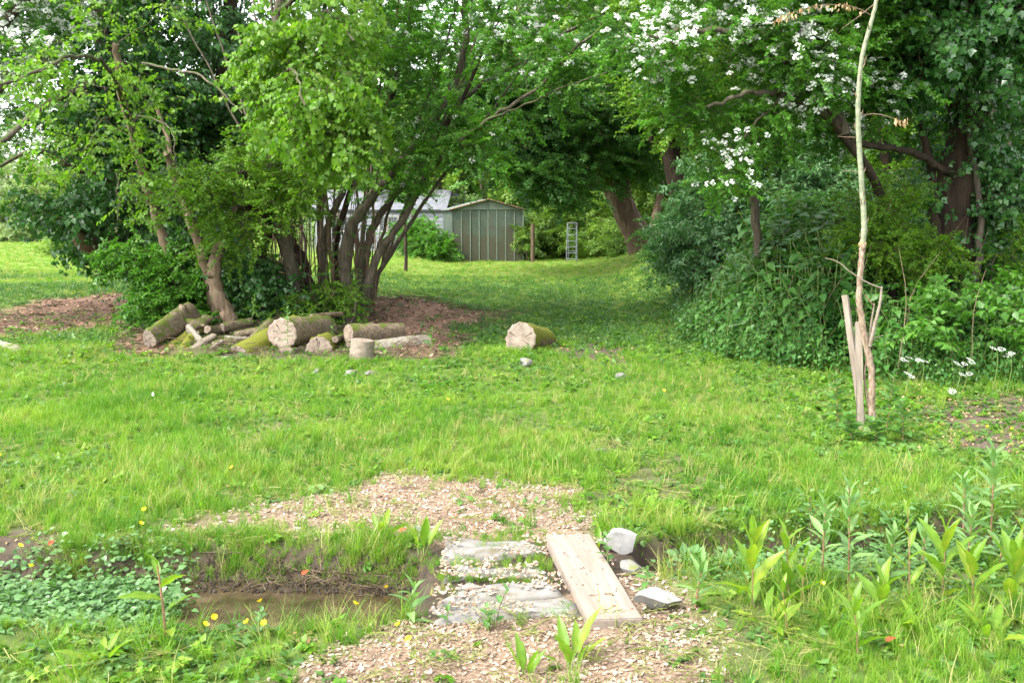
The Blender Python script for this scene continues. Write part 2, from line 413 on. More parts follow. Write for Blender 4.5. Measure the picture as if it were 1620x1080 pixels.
setattr_(ground, 'lawn', sstep(15, 24, YY) * (1 - sstep(2.5, 6, XX - .05 * YY)))
tag(ground, 'grassy ground with worn path and a narrow ditch', kind='structure')

def water_mat():
    m, N, L = nodes('murky_water')
    tc = N.new('ShaderNodeTexCoord')
    n = N.new('ShaderNodeTexNoise'); n.inputs['Scale'].default_value = 7; n.inputs['Detail'].default_value = 6; L.new(tc.outputs['Object'], n.inputs['Vector'])
    r = ramp(N, [(.35, (.022, .016, .009)), (.55, (.055, .040, .023)), (.72, (.10, .075, .046))]); L.new(n.outputs['Fac'], r.inputs[0])
    p = N.new('ShaderNodeBsdfPrincipled'); L.new(r.outputs[0], p.inputs['Base Color']); p.inputs['Roughness'].default_value = .04; p.inputs['IOR'].default_value = 1.33
    p.inputs['Specular IOR Level'].default_value = .5
    n2 = N.new('ShaderNodeTexNoise'); n2.inputs['Scale'].default_value = 30; n2.inputs['Detail'].default_value = 2; L.new(tc.outputs['Object'], n2.inputs['Vector'])
    bp = N.new('ShaderNodeBump'); bp.inputs['Strength'].default_value = .12; bp.inputs['Distance'].default_value = .003
    L.new(n2.outputs['Fac'], bp.inputs['Height']); L.new(bp.outputs[0], p.inputs['Normal'])
    o = N.new('ShaderNodeOutputMaterial'); L.new(p.outputs[0], o.inputs[0])
    return m
mb = MB(); xs = np.linspace(-6, 5, 60); V = []; 
for x in xs:
    yc, w = np.interp(x, DITCH_X, DITCH_Y), np.interp(x, DITCH_X, DITCH_W)
    V += [(x, yc - 1.5 * w, WATER_Z), (x, yc + 1.5 * w, WATER_Z)]
mb.add(V, [[2 * k, 2 * k + 2, 2 * k + 3, 2 * k + 1] for k in range(59)])
tag(mb.obj('stream_water', water_mat()), 'shallow brown water standing in the ditch', kind='structure')

# ---------------------------------------------------------------- leaves, sprays and scattering
def leaf_geo(L_, W, prof=((0, .0), (.3, 1), (.65, .75), (1, 0)), fold=.18, curl=.15, teeth=0):
    """one leaf along +X, root at the origin, normal +Z; returns V, F (tris and quads)"""
    V, F = [], []
    n = len(prof)
    for t, w in prof:
        z = -curl * L_ * t * t
        hw = .5 * W * w
        V += [(t * L_, hw, z + fold * hw), (t * L_, 0, z), (t * L_, -hw, z + fold * hw)]
    for k in range(n - 1):
        a = 3 * k
        if prof[k][1] == 0: F += [[a + 1, a + 4, a + 3], [a + 1, a + 5, a + 4]]
        elif prof[k + 1][1] == 0: F += [[a, a + 1, a + 4], [a + 1, a + 2, a + 4]]
        else: F += [[a, a + 1, a + 4, a + 3], [a + 1, a + 2, a + 5, a + 4]]
    return np.array(V), F
def place(V, pos, yaw=0, pitch=0, roll=0, s=1):
    return (V * s) @ rotm(roll, pitch, yaw).T + np.array(pos)
BROAD = ((0, 0), (.18, .95), (.5, .95), (1, 0))
OVATE = ((0, 0), (.3, 1), (1, 0))
THREE = ((0, 0), (.22, .55), (.34, 1.0), (.55, .55), (1, 0))
def spray(name, n, ll, lw, mats, prof=OVATE, spread=(35, 75), droop=20, jit=.03, twig=.008, seed=0, bunch=1, curl=.2, fold=.2, tail=0.15, tilt=18):
    rg = random.Random(seed); mb = MB()
    bow = rg.uniform(-.1, .1)
    ts = [tail + (1 - tail) * (k + rg.random() * .6) / (n) for k in range(n)]
    for k, t in enumerate(ts):
        side = 1 if k % 2 else -1
        base = np.array([t, bow * math.sin(t * 3), -.12 * t * t])
        for b in range(bunch):
            yaw = side * R(rg.uniform(*spread)) if k < n - 1 else R(rg.uniform(-15, 15))
            if bunch > 1: yaw = R(rg.uniform(-150, 150))
            s = rg.uniform(.65, 1.15)
            V, F = leaf_geo(ll * s, lw * s, prof, fold, curl)
            off = np.array([rg.gauss(0, jit), rg.gauss(0, jit) + side * jit, rg.gauss(0, jit)])
            mb.add(place(V, base + off, yaw, R(droop + rg.gauss(0, 18)), R(rg.gauss(0, tilt))), F, 0, rg.random())
    if twig: tube(mb, [(0, 0, 0), (.5, bow * math.sin(1.5), -.03), (1, bow * math.sin(3), -.12)], [twig, twig * .7, twig * .3], 3, 1, cap=False)
    return mb.mesh(name, mats)
def protos(name, meshes):
    c = bpy.data.collections.new(name)
    for k, me in enumerate(meshes):
        c.objects.link(bpy.data.objects.new('%s_%s' % (name, 'abcdefghij'[k]), me))
    return c
def scatter_group(name, coll):
    g = bpy.data.node_groups.new(name, 'GeometryNodeTree')
    g.interface.new_socket('Geometry', in_out='INPUT', socket_type='NodeSocketGeometry')
    g.interface.new_socket('Geometry', in_out='OUTPUT', socket_type='NodeSocketGeometry')
    N, L = g.nodes, g.links
    gi, go = N.new('NodeGroupInput'), N.new('NodeGroupOutput')
    ci = N.new('GeometryNodeCollectionInfo'); ci.inputs['Collection'].default_value = coll
    ci.inputs['Separate Children'].default_value = True; ci.inputs['Reset Children'].default_value = True
    ip = N.new('GeometryNodeInstanceOnPoints'); ip.inputs['Pick Instance'].default_value = True
    def na(n, t):
        x = N.new('GeometryNodeInputNamedAttribute'); x.data_type = t; x.inputs['Name'].default_value = n; return x.outputs['Attribute']
    er = N.new('FunctionNodeEulerToRotation')
    L.new(na('rot', 'FLOAT_VECTOR'), er.inputs[0])
    L.new(gi.outputs[0], ip.inputs['Points']); L.new(ci.outputs[0], ip.inputs['Instance'])
    L.new(na('idx', 'INT'), ip.inputs['Instance Index']); L.new(er.outputs[0], ip.inputs['Rotation']); L.new(na('scl', 'FLOAT'), ip.inputs['Scale'])
    L.new(ip.outputs[0], go.inputs[0])
    return g
GROUPS = {}
def scatter(name, P, rot, scl, coll, parent=None, label=None, idx=None):
    """stuff: many small pieces of one kind, as real instanced geometry"""
    n = len(P)
    me = bpy.data.meshes.new(name); me.vertices.add(n); me.vertices.foreach_set('co', np.asarray(P, np.float32).ravel())
    a = me.attributes.new('rot', 'FLOAT_VECTOR', 'POINT'); a.data.foreach_set('vector', np.asarray(rot, np.float32).ravel())
    a = me.attributes.new('scl', 'FLOAT', 'POINT'); a.data.foreach_set('value', np.broadcast_to(np.asarray(scl, np.float32), (n,)).copy())
    if idx is None: idx = RNG.integers(0, len(coll.objects), n)
    a = me.attributes.new('idx', 'INT', 'POINT'); a.data.foreach_set('value', np.asarray(idx, np.int32))
    for m in coll.objects[0].data.materials: me.materials.append(m)
    o = link(name, me, parent)
    if coll.name not in GROUPS: GROUPS[coll.name] = scatter_group('scatter_' + coll.name, coll)
    md = o.modifiers.new('scatter', 'NODES'); md.node_group = GROUPS[coll.name]
    tag(o, label, kind='stuff')
    return o
def aim(D, roll=None, rj=.4):
    """euler angles turning +X to the directions D, leaves kept roughly level"""
    D = np.asarray(D, float); D = D / (np.linalg.norm(D, axis=1)[:, None] + 1e-9)
    n = len(D)
    return np.stack([RNG.normal(0, rj, n) if roll is None else roll, -np.arcsin(np.clip(D[:, 2], -1, 1)), np.arctan2(D[:, 1], D[:, 0])], -1)

SP = {}
SP['lime'] = protos('lime_spray', [spray('lime_spray', 13, .20, .18, [M['lime'], M['twig']], BROAD, (30, 70), 38, .02, .006, s) for s in (1, 2, 3)])
SP['hazel'] = protos('hazel_spray', [spray('hazel_spray', 11, .17, .13, [M['young'], M['twig']], BROAD, (30, 70), 22, .02, .006, s) for s in (4, 5, 6)])
SP['thorn'] = protos('hawthorn_spray', [spray('hawthorn_spray', 15, .105, .085, [M['thorn'], M['twig']], OVATE, (30, 80), 10, .03, .007, s, bunch=4) for s in (7, 8, 9)])
SP['bright'] = protos('bright_spray', [spray('bright_spray', 15, .115, .085, [M['young'], M['twig']], OVATE, (30, 80), 10, .03, .007, s, bunch=3) for s in (27, 28, 29)])
SP['ivy'] = protos('ivy_spray', [spray('ivy_spray', 13, .24, .24, [M['ivy'], M['twig']], THREE, (30, 90), 50, .06, .006, s, curl=.1, tilt=30) for s in (10, 11, 12)])
SP['yew'] = protos('dark_spray', [spray('dark_spray', 26, .085, .055, [M['yew'], M['twig']], OVATE, (30, 80), 15, .035, .006, s, bunch=4) for s in (13, 14, 15)])
SP['elder'] = protos('elder_spray', [spray('elder_spray', 13, .20, .085, [M['elder'], M['twig']], OVATE, (40, 80), 25, .04, .006, s, bunch=3) for s in (16, 17, 18)])
SP['far'] = protos('far_spray', [spray('far_spray', 20, .13, .10, [M['far'], M['twig']], OVATE, (30, 80), 12, .07, .006, s, bunch=4) for s in (19, 20, 21)])
SP['far_haze'] = protos('haze_paled_spray', [spray('haze_paled_spray', 20, .13, .10, [M['far_haze'], M['twig']], OVATE, (30, 80), 12, .07, .006, s, bunch=4) for s in (22, 23)])
SP['under'] = protos('bramble_spray', [spray('bramble_spray', 11, .20, .13, [M['thorn'], M['twig']], OVATE, (30, 80), 25, .03, .006, s, bunch=3) for s in (24, 25)])
def blossom(name, seed):
    rg = random.Random(seed); mb = MB()
    for k in range(26):
        a, r = rg.uniform(0, 6.28), math.sqrt(rg.random()) * .5
        c = np.array([r * math.cos(a), r * math.sin(a), rg.uniform(-.08, .12) - r * .35])
        s = rg.uniform(.10, .15)
        ring = [(s * math.cos(q * math.pi / 3), s * math.sin(q * math.pi / 3), .03) for q in range(6)]
        V = np.array([(0, 0, 0)] + ring)
        mb.add(place(V, c, rg.uniform(0, 6), R(rg.gauss(0, 28)), R(rg.gauss(0, 28))), [[0, 1 + q, 1 + (q + 1) % 6] for q in range(6)], 0, rg.random())
    return mb.mesh(name, [M['white']])
SP['blossom'] = protos('blossom_cluster', [blossom('blossom_cluster', s) for s in (1, 2, 3)])

# ---------------------------------------------------------------- grass and ground cover
def tuft(name, n, seed, h=1.0, w=.035, rad=.28, bend=.5, mats=None, segs=3):
    rg = random.Random(seed); mb = MB()
    for k in range(n):
        a = rg.uniform(0, 6.28); r0 = rad * math.sqrt(rg.random()); b = rg.uniform(.1, 1) * bend
        hh = h * rg.uniform(.45, 1.05); ww = w * rg.uniform(.6, 1.2)
        d = np.array([math.cos(a), math.sin(a), 0]); q = rg.uniform(0, 6.28); base = np.array([r0 * math.cos(q), r0 * math.sin(q), -.03])
        side = np.array([-d[1], d[0], 0]); V = []
        for s in range(segs + 1):
            t = s / segs
            c = base + d * b * hh * t * t * 1.1 + np.array([0, 0, hh * (t - .33 * b * t * t)])
            wt = ww * (1 - t) ** .7 if s < segs else 0
            V += [c - side * wt * .5, c + side * wt * .5] if s < segs else [c]
        F = [[2 * s, 2 * s + 1, 2 * s + 3, 2 * s + 2] for s in range(segs - 1)] + [[2 * segs - 2, 2 * segs - 1, 2 * segs]]
        v = rg.random()
        mb.add(V, F, 0, v)
    return mb.mesh(name, mats)
SP['tuft'] = protos('grass_tuft', [tuft('grass_tuft', 22, s, mats=[M['grass']]) for s in (1, 2, 3)] + [tuft('grass_tuft', 18, 9, mats=[M['grass_dry']], bend=.9)])
SP['tall'] = protos('tall_tuft', [tuft('tall_tuft', 26, s, w=.022, rad=.16, bend=.75, mats=[M['grass']], segs=4) for s in (4, 5)] + [tuft('tall_tuft', 16, 6, w=.018, rad=.2, bend=.9, mats=[M['grass_dry']], segs=4)])
SP['lawn'] = protos('lawn_tuft', [tuft('lawn_tuft', 20, s, w=.07, rad=.9, bend=.5, mats=[M['grass']], segs=2) for s in (7, 8)] + [tuft('lawn_tuft', 20, 10, w=.07, rad=.9, mats=[M['grass_dry']], segs=2)])
SP_SHADE = None
def rosette(name, n, ll, lw, mats, seed, prof=BROAD, up=(10, 50), trio=False, petiole=.35):
    rg = random.Random(seed); mb = MB()
    for k in range(n):
        yaw, pit = rg.uniform(0, 6.28), R(rg.uniform(*up)); s = rg.uniform(.6, 1.1)
        st = petiole * s * rg.uniform(.5, 1.2)
        tip = np.array([math.cos(yaw) * math.cos(pit), math.sin(yaw) * math.cos(pit), math.sin(pit)]) * st
        for t in ((-50, 0, 50) if trio else (0,)):
            V, F = leaf_geo(ll * s, lw * s, prof, .2, .35)
            mb.add(place(V, tip, yaw + R(t), R(rg.gauss(0, 15)) - pit * .3, R(rg.gauss(0, 15))), F, 0, rg.random())
        sd = np.array([-math.sin(yaw), math.cos(yaw), 0]) * .012
        mb.add([-sd, sd, tip], [[0, 1, 2]], 0, .4)
    return mb.mesh(name, mats)
SP['weed'] = protos('broadleaf_weed', [rosette('broadleaf_weed', 10, .5, .34, [M['weed']], 1, trio=False), rosette('broadleaf_weed', 9, .32, .24, [M['weed']], 2, OVATE, trio=True), rosette('broadleaf_weed', 9, .32, .26, [M['grass']], 3, OVATE, trio=True, up=(20, 70)), rosette('broadleaf_weed', 8, .6, .22, [M['weed']], 4, OVATE, up=(25, 65), petiole=.2)])
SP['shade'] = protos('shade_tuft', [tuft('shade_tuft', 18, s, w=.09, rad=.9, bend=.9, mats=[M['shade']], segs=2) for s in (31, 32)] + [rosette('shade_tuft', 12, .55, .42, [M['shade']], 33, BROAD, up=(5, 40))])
SP['cress'] = protos('waterside_plant', [rosette('waterside_plant', 15, .34, .27, [M['cress']], s, BROAD, (5, 85), petiole=.75) for s in (5, 6)])
def nettle(name, seed, mats, n=7, ll=.17, lw=.115, lean=.12):
    rg = random.Random(seed); mb = MB()
    P = smooth_path([(0, 0, 0), (rg.uniform(-lean, lean) * .5, rg.uniform(-lean, lean) * .5, .5), (rg.uniform(-lean, lean), rg.uniform(-lean, lean), 1)], 4)
    tube(mb, P, np.linspace(.008, .004, len(P)), 3, 1, cap=False)
    for k in range(n):
        t = .22 + .78 * k / (n - 1); p = np.array([np.interp(t, np.linspace(0, 1, len(P)), P[:, c]) for c in range(3)])
        s = (1.15 - .55 * max(0, t - .5) * 2) * rg.uniform(.8, 1.15)
        for q in (0, math.pi):
            yaw = q + (math.pi / 2) * (k % 2) + rg.gauss(0, .3)
            V, F = leaf_geo(ll * s, lw * s, ((0, 0), (.22, .95), (.5, .8), (1, 0)), .25, .3)
            pos = p + .045 * s * np.array([math.cos(yaw), math.sin(yaw), .3])
            mb.add(place(V, pos, yaw, R(18 - 40 * max(0, t - .8) * 4 + rg.gauss(0, 12)), R(rg.gauss(0, 12))), F, 0, rg.random())
    return mb.mesh(name, mats)
SP['nettle'] = protos('nettle_plant', [nettle('nettle_plant', s, [M['nettle'], M['stem']]) for s in (1, 2, 3, 4)])
def chip_mesh(name, seed, mat):
    rg = random.Random(seed); mb = MB()
    k = rg.choice((4, 5, 6)); l, w = 1, rg.uniform(.3, .65); h = rg.uniform(.1, .2)
    ring = [(l * .5 * math.cos(6.283 * q / k) * rg.uniform(.75, 1.15), w * .5 * math.sin(6.283 * q / k + .3) * rg.uniform(.8, 1.15)) for q in range(k)]
    top = [(x, y, h * rg.uniform(.4, .6)) for x, y in ring]; bot = [(x * 1.06, y * 1.1, -h * .5) for x, y in ring]
    mb.add(top + bot, [list(range(k)), list(range(2 * k - 1, k - 1, -1))] + [[q, (q + 1) % k, (q + 1) % k + k, q + k][::-1] for q in range(k)], 0, rg.random())
    return mb.mesh(name, [mat], flat=True)
M['chips'] = tex_mat('wood_chips', [(.15, (.17, .105, .065)), (.40, (.21, .155, .11)), (.62, (.33, .26, .19)), (.85, (.44, .365, .285))], (60, 60, 60), 3, .8, .3, .002, attr=.35, rand=.65)
M['mulchchips'] = tex_mat('bark_mulch', [(.2, (.06, .032, .02)), (.5, (.19, .11, .07)), (.85, (.42, .29, .20))], (60, 60, 60), 3, .85, .3, .002, attr=.35, rand=.65)
SP['chips'] = protos('wood_chip', [chip_mesh('wood_chip', s, M['chips']) for s in range(6)])
SP['mulch'] = protos('mulch_chip', [chip_mesh('mulch_chip', s + 20, M['mulchchips']) for s in range(6)])

def sample(n, y0, y1, xm, power=1.0):
    """points in front of the viewer; denser near"""
    u = RNG.random(n)
    y = (y0 ** (2 - power) + u * (y1 ** (2 - power) - y0 ** (2 - power))) ** (1 / (2 - power)) if power != 2 else y0 * (y1 / y0) ** u
    x = (RNG.random(n) * 2 - 1) * (y * .58 + xm)
    return x, y
SLABS = gpoly([(675, 845), (935, 838), (1025, 975), (680, 985)])
def grass_dens(x, y):
    d = np.abs(ditch(x, y))
    g = (1 - .95 * m_chip(x, y)) * (1 - .85 * m_clear(x, y)) * (1 - .93 * m_mulch(x, y)) * (1 - .85 * m_bare(x, y)) * (1 - .55 * m_patch(x, y))
    g = g * sstep(.82, .98, d) * (1 - .45 * sstep(2.3, 3.2, x) * (1 - sstep(9.5, 11, y)))
    g = g * (1 - sstep(0, .02, poly_dist(x, y, SLABS)))
    return g
def keep(x, y, dens):
    k = RNG.random(len(x)) < dens; return x[k], y[k]
def upright(n, lean=.12): return np.stack([RNG.normal(0, lean, n), RNG.normal(0, lean, n), RNG.uniform(0, 6.283, n)], -1)
# close meadow grass
x, y = sample(52000, 2.6, 12.5, .9, 1.3); x, y = keep(x, y, grass_dens(x, y))
hN = fbm(x * .9, y * .9, 41); h = .030 + .12 * hN ** 2 + .035 * RNG.random(len(x)) ** 2
near = 1 - sstep(-.1, .5, y - np.interp(x, DITCH_X, DITCH_Y))
h = h * (1 - .35 * m_patch(x, y)) * (1 + .25 * sstep(2, -3, x)) * (1 - .45 * near * (x < .9)) * (1 - .6 * near * sstep(3.6, 3.8, y) * (x < -.4) * (x > -1.9)) * .85
pale = fbm(x * .7, y * .7, 77)
idx = np.where(RNG.random(len(x)) < np.clip((pale - .35) * 1.1, .03, .5), 3, RNG.integers(0, 3, len(x)))
scatter('meadow_grass', np.stack([x, y, gz(x, y)], -1), upright(len(x), .18), h, SP['tuft'], None, 'bright short grass covering the near ground', idx)
x, y = sample(9000, 2.6, 13.0, .9, 1.3)
cl = sstep(.52, .68, fbm(x * 1.3, y * 1.3, 55)); x, y = keep(x, y, grass_dens(x, y) * (.18 + .82 * cl) * (1 - .8 * sstep(10, 11, y)))
scatter('long_grass', np.stack([x, y, gz(x, y)], -1), upright(len(x), .2), .10 + .11 * RNG.random(len(x)), SP['tall'], None, 'longer arching grass growing in clumps')
# mid and far grass
x, y = sample(42000, 12.0, 26, 1.5, 1.2); x, y = keep(x, y, grass_dens(x, y))
shd = sstep(.30, .55, fbm(x * .5, y * .5, 83) + .25 * sstep(-3.5, -2.5, x) * (1 - sstep(24, 27, y)) - .1)  # where darkened tufts paint shade on the mid lawn
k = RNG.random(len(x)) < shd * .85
scatter('painted_shade_cover', np.stack([x[k], y[k], gz(x[k], y[k])], -1), upright(k.sum(), .2), .05 + .07 * RNG.random(k.sum()), SP['shade'], None, 'low tufts and weeds under the trees, their green darkened as painted shade')
x, y = x[~k], y[~k]
scatter('shaded_grass', np.stack([x, y, gz(x, y)], -1), upright(len(x), .15), .05 + .05 * RNG.random(len(x)), SP['lawn'], None, 'short grass under the trees')
x, y = sample(36000, 24, 62, 3, 1.4)
scatter('lawn_grass', np.stack([x, y, gz(x, y)], -1), upright(len(x), .1), .07 + .05 * RNG.random(len(x)), SP['lawn'], None, 'mown lawn beyond the trees')
# low broadleaf weeds
x, y = sample(22000, 2.6, 16, .9, 1.3); g = sstep(.45, .62, fbm(x * .8 + 3, y * .8, 91))
right = sstep(1.2, 3.0, x - .12 * (y - 6)); sh = sstep(9, 12, y)
x, y = keep(x, y, np.clip((.16 + .5 * g + .5 * right + .3 * sh), 0, 1) * np.clip(grass_dens(x, y) + .10, 0, 1) * sstep(.9, 1.2, np.abs(ditch(x, y))) * (1 - sstep(0, .02, poly_dist(x, y, SLABS))))
scatter('low_weeds', np.stack([x, y, gz(x, y)], -1), upright(len(x), .15), (.05 + .06 * RNG.random(len(x))) * (1 + .5 * sstep(7, 12, y)), SP['weed'], None, 'low broadleaf weeds among the grass')
# cress and brooklime filling the left ditch
x = RNG.uniform(-6, -1.35, 4600); y = np.interp(x, DITCH_X, DITCH_Y) + RNG.normal(.02, .20, len(x)); e = np.clip(1 - sstep(-1.8, -1.45, x + .2 * (vnoise(y * 5, x, 3) - .5)), 0, 1); x, y = keep(x, y, e)
scatter('watercress', np.stack([x, y, np.maximum(gz(x, y), WATER_Z) - .01], -1), upright(len(x), .2), .045 + .065 * RNG.random(len(x)), SP['cress'], None, 'glossy waterside plants filling the ditch on the left')
x = RNG.uniform(.55, 6, 1500); y = np.interp(x, DITCH_X, DITCH_Y) + RNG.normal(0, .35, len(x)); x, y = keep(x, y, .15 + .85 * sstep(.9, 1.7, x))
scatter('ditch_plants', np.stack([x, y, np.maximum(gz(x, y), WATER_Z) - .01], -1), upright(len(x), .2), .05 + .06 * RNG.random(len(x)), SP['cress'], None, 'small green plants crowding the ditch on the right')
# chips
x, y = sample(80000, 2.7, 7.0, .2, 1.3); x, y = keep(x, y, np.where(np.abs(ditch(x, y)) > 1.15, 1, .0) * m_chip(x, y) ** .6 * (.6 + .4 * sstep(.32, .5, fbm(x * 2.6, y * 2.6, 71))) * (1 - .97 * sstep(0, .02, poly_dist(x, y, SLABS))))
scatter('wood_chip_path', np.stack([x, y, gz(x, y) + .002 + .006 * RNG.random(len(x))], -1), upright(len(x), .35), .008 + .026 * RNG.random(len(x)) ** 2.2, SP['chips'], None, 'pale wood chips strewn over the path')
x, y = sample(26000, 9.8, 19.5, 2.5, 1.0); x, y = keep(x, y, m_mulch(x, y))
scatter('bark_mulch_patch', np.stack([x, y, gz(x, y) + .012 * RNG.random(len(x))], -1), upright(len(x), .4), .03 + .06 * RNG.random(len(x)) ** 2, SP['mulch'], None, 'reddish wood chips around the logs and under the coppice')

# grass hanging over the ditch banks
x = RNG.uniform(-2.2, 3.2, 5200); sg = np.where(RNG.random(len(x)) < .88, 1, -1); y = np.interp(x, DITCH_X, DITCH_Y) + sg * np.interp(x, DITCH_X, DITCH_W) * RNG.uniform(.72, 1.5, len(x)); x, y = keep(x, y, ((x < -.42) | (x > .75)) * (.25 + .75 * (fbm(x * 2, y * 2, 44) > .42)) * (1 - .8 * m_chip(x, y)))
scatter('bank_grass', np.stack([x, y, gz(x, y)], -1), upright(len(x), .35), (.045 + .06 * RNG.random(len(x))) * (1 - .3 * (x > .7)), SP['tall'], None, 'ragged grass hanging over the banks of the ditch')
# straw, twigs
def straw(name, seed, n, mats, L0=1.0):
    rg = random.Random(seed); mb = MB()
    for k in range(n):
        a = rg.uniform(0, 6.28); l = L0 * rg.uniform(.4, 1); c = np.array([rg.gauss(0, .4), rg.gauss(0, .4), rg.uniform(0, .12)]); d = np.array([math.cos(a), math.sin(a), rg.gauss(0, .12)]) * l / 2
        tube(mb, [c - d, c + np.array([rg.gauss(0, .05), rg.gauss(0, .05), .03]), c + d], rg.uniform(.010, .022), 3, 0, rg.random(), cap=False)
    return mb.mesh(name, mats)
SP['straw'] = protos('straw_bits', [straw('straw_bits', s, 9, [M['grass_dry']]) for s in (1, 2)])
SP['twigs'] = protos('twig_bits', [straw('twig_bits', s + 5, 7, [M['twig'] if s % 2 else M['bark_pale']]) for s in (1, 2, 3, 4)])
x, y = sample(5200, 2.7, 11, .9, 1.3); x, y = keep(x, y, (.2 + .8 * m_patch(x, y) + .3 * m_chip(x, y)) * (np.abs(ditch(x, y)) > 1.1) * (poly_dist(x, y, SLABS) < 0))
scatter('dry_straw', np.stack([x, y, gz(x, y) + .015], -1), upright(len(x), .2), .05 + .06 * RNG.random(len(x)), SP['straw'], None, 'dry straw lying in the grass')
x, y = sample(2400, 10.2, 17, 1.5, 1.0); x, y = keep(x, y, np.maximum(m_clear(x, y), m_mulch(x, y)))
scatter('small_twigs', np.stack([x, y, gz(x, y) + .02], -1), upright(len(x), .25), .14 + .2 * RNG.random(len(x)) ** 2, SP['twigs'], None, 'small twigs and bark bits littering the ground about the logs')
x, y = sample(500, 2.9, 6.5, .2, 1.0); x, y = keep(x, y, m_chip(x, y) * (poly_dist(x, y, SLABS) < 0) * (np.abs(ditch(x, y)) > 1.1))
scatter('path_twigs', np.stack([x, y, gz(x, y) + .01], -1), upright(len(x), .15), .04 + .06 * RNG.random(len(x)), SP['twigs'], None, 'fine twigs among the chips of the path')

# wet clods, roots and dead leaves on the muddy far bank
x = RNG.uniform(-1.5, -.45, 700); y = np.interp(x, DITCH_X, DITCH_Y) + np.interp(x, DITCH_X, DITCH_W) * RNG.uniform(.55, 1.15, len(x))
M['clod'] = tex_mat('wet_mud_clod', [(.3, (.018, .013, .009)), (.7, (.06, .045, .03))], (40, 40, 40), 5, .6, .6, .005)
SP['clod'] = protos('mud_clod', [chip_mesh('mud_clod', s + 40, M['clod']) for s in range(3)])
scatter('mud_clods', np.stack([x, y, np.maximum(gz(x, y), WATER_Z) + .004], -1), upright(len(x), .6), .010 + .022 * RNG.random(len(x)), SP['clod'], None, 'dark wet clods along the muddy bank')
k = RNG.random(len(x)) < .045
scatter('bank_roots', np.stack([x[k], y[k], np.maximum(gz(x[k], y[k]), WATER_Z) + .02], -1), upright(k.sum(), .5), .08 + .08 * RNG.random(k.sum()), SP['twigs'], None, 'thin roots and twigs on the muddy bank')

# dead leaves
def litter(name, seed):
    rg = random.Random(seed); mb = MB()
    for k in range(5):
        V, F = leaf_geo(.5, .3, BROAD, .4, .6); mb.add(place(V, (rg.gauss(0, .8), rg.gauss(0, .8), .05), rg.uniform(0, 6.28), R(rg.uniform(-20, 10)), rg.gauss(0, .5), rg.uniform(.6, 1.2)), F, 0, rg.random())
    return mb.mesh(name, [M['deadleaf']])
SP['litter'] = protos('leaf_litter', [litter('leaf_litter', s) for s in (1, 2, 3)])
M['bareweed'] = M['weed']
x, y = sample(6000, 3, 17, .9, 1.1); x, y = keep(x, y, (.03 + .75 * m_bare(x, y) + .35 * sstep(2.4, 3.4, x) * (y < 10.5) + .25 * m_mulch(x, y)) * (np.abs(ditch(x, y)) > 1.05))
scatter('leaf_litter', np.stack([x, y, gz(x, y) + .008], -1), upright(len(x), .2), .035 + .04 * RNG.random(len(x)), SP['litter'], None, 'scattered dead leaves on bare soil and under the plants')
x = RNG.uniform(2.6, 6.0, 900); y = RNG.uniform(5.8, 9.6, 900)
scatter('soil_weeds', np.stack([x, y, gz(x, y) - .005], -1), upright(len(x), .2), .05 + .08 * RNG.random(len(x)), SP['weed'], None, 'small weeds coming up on the bare soil at the right')

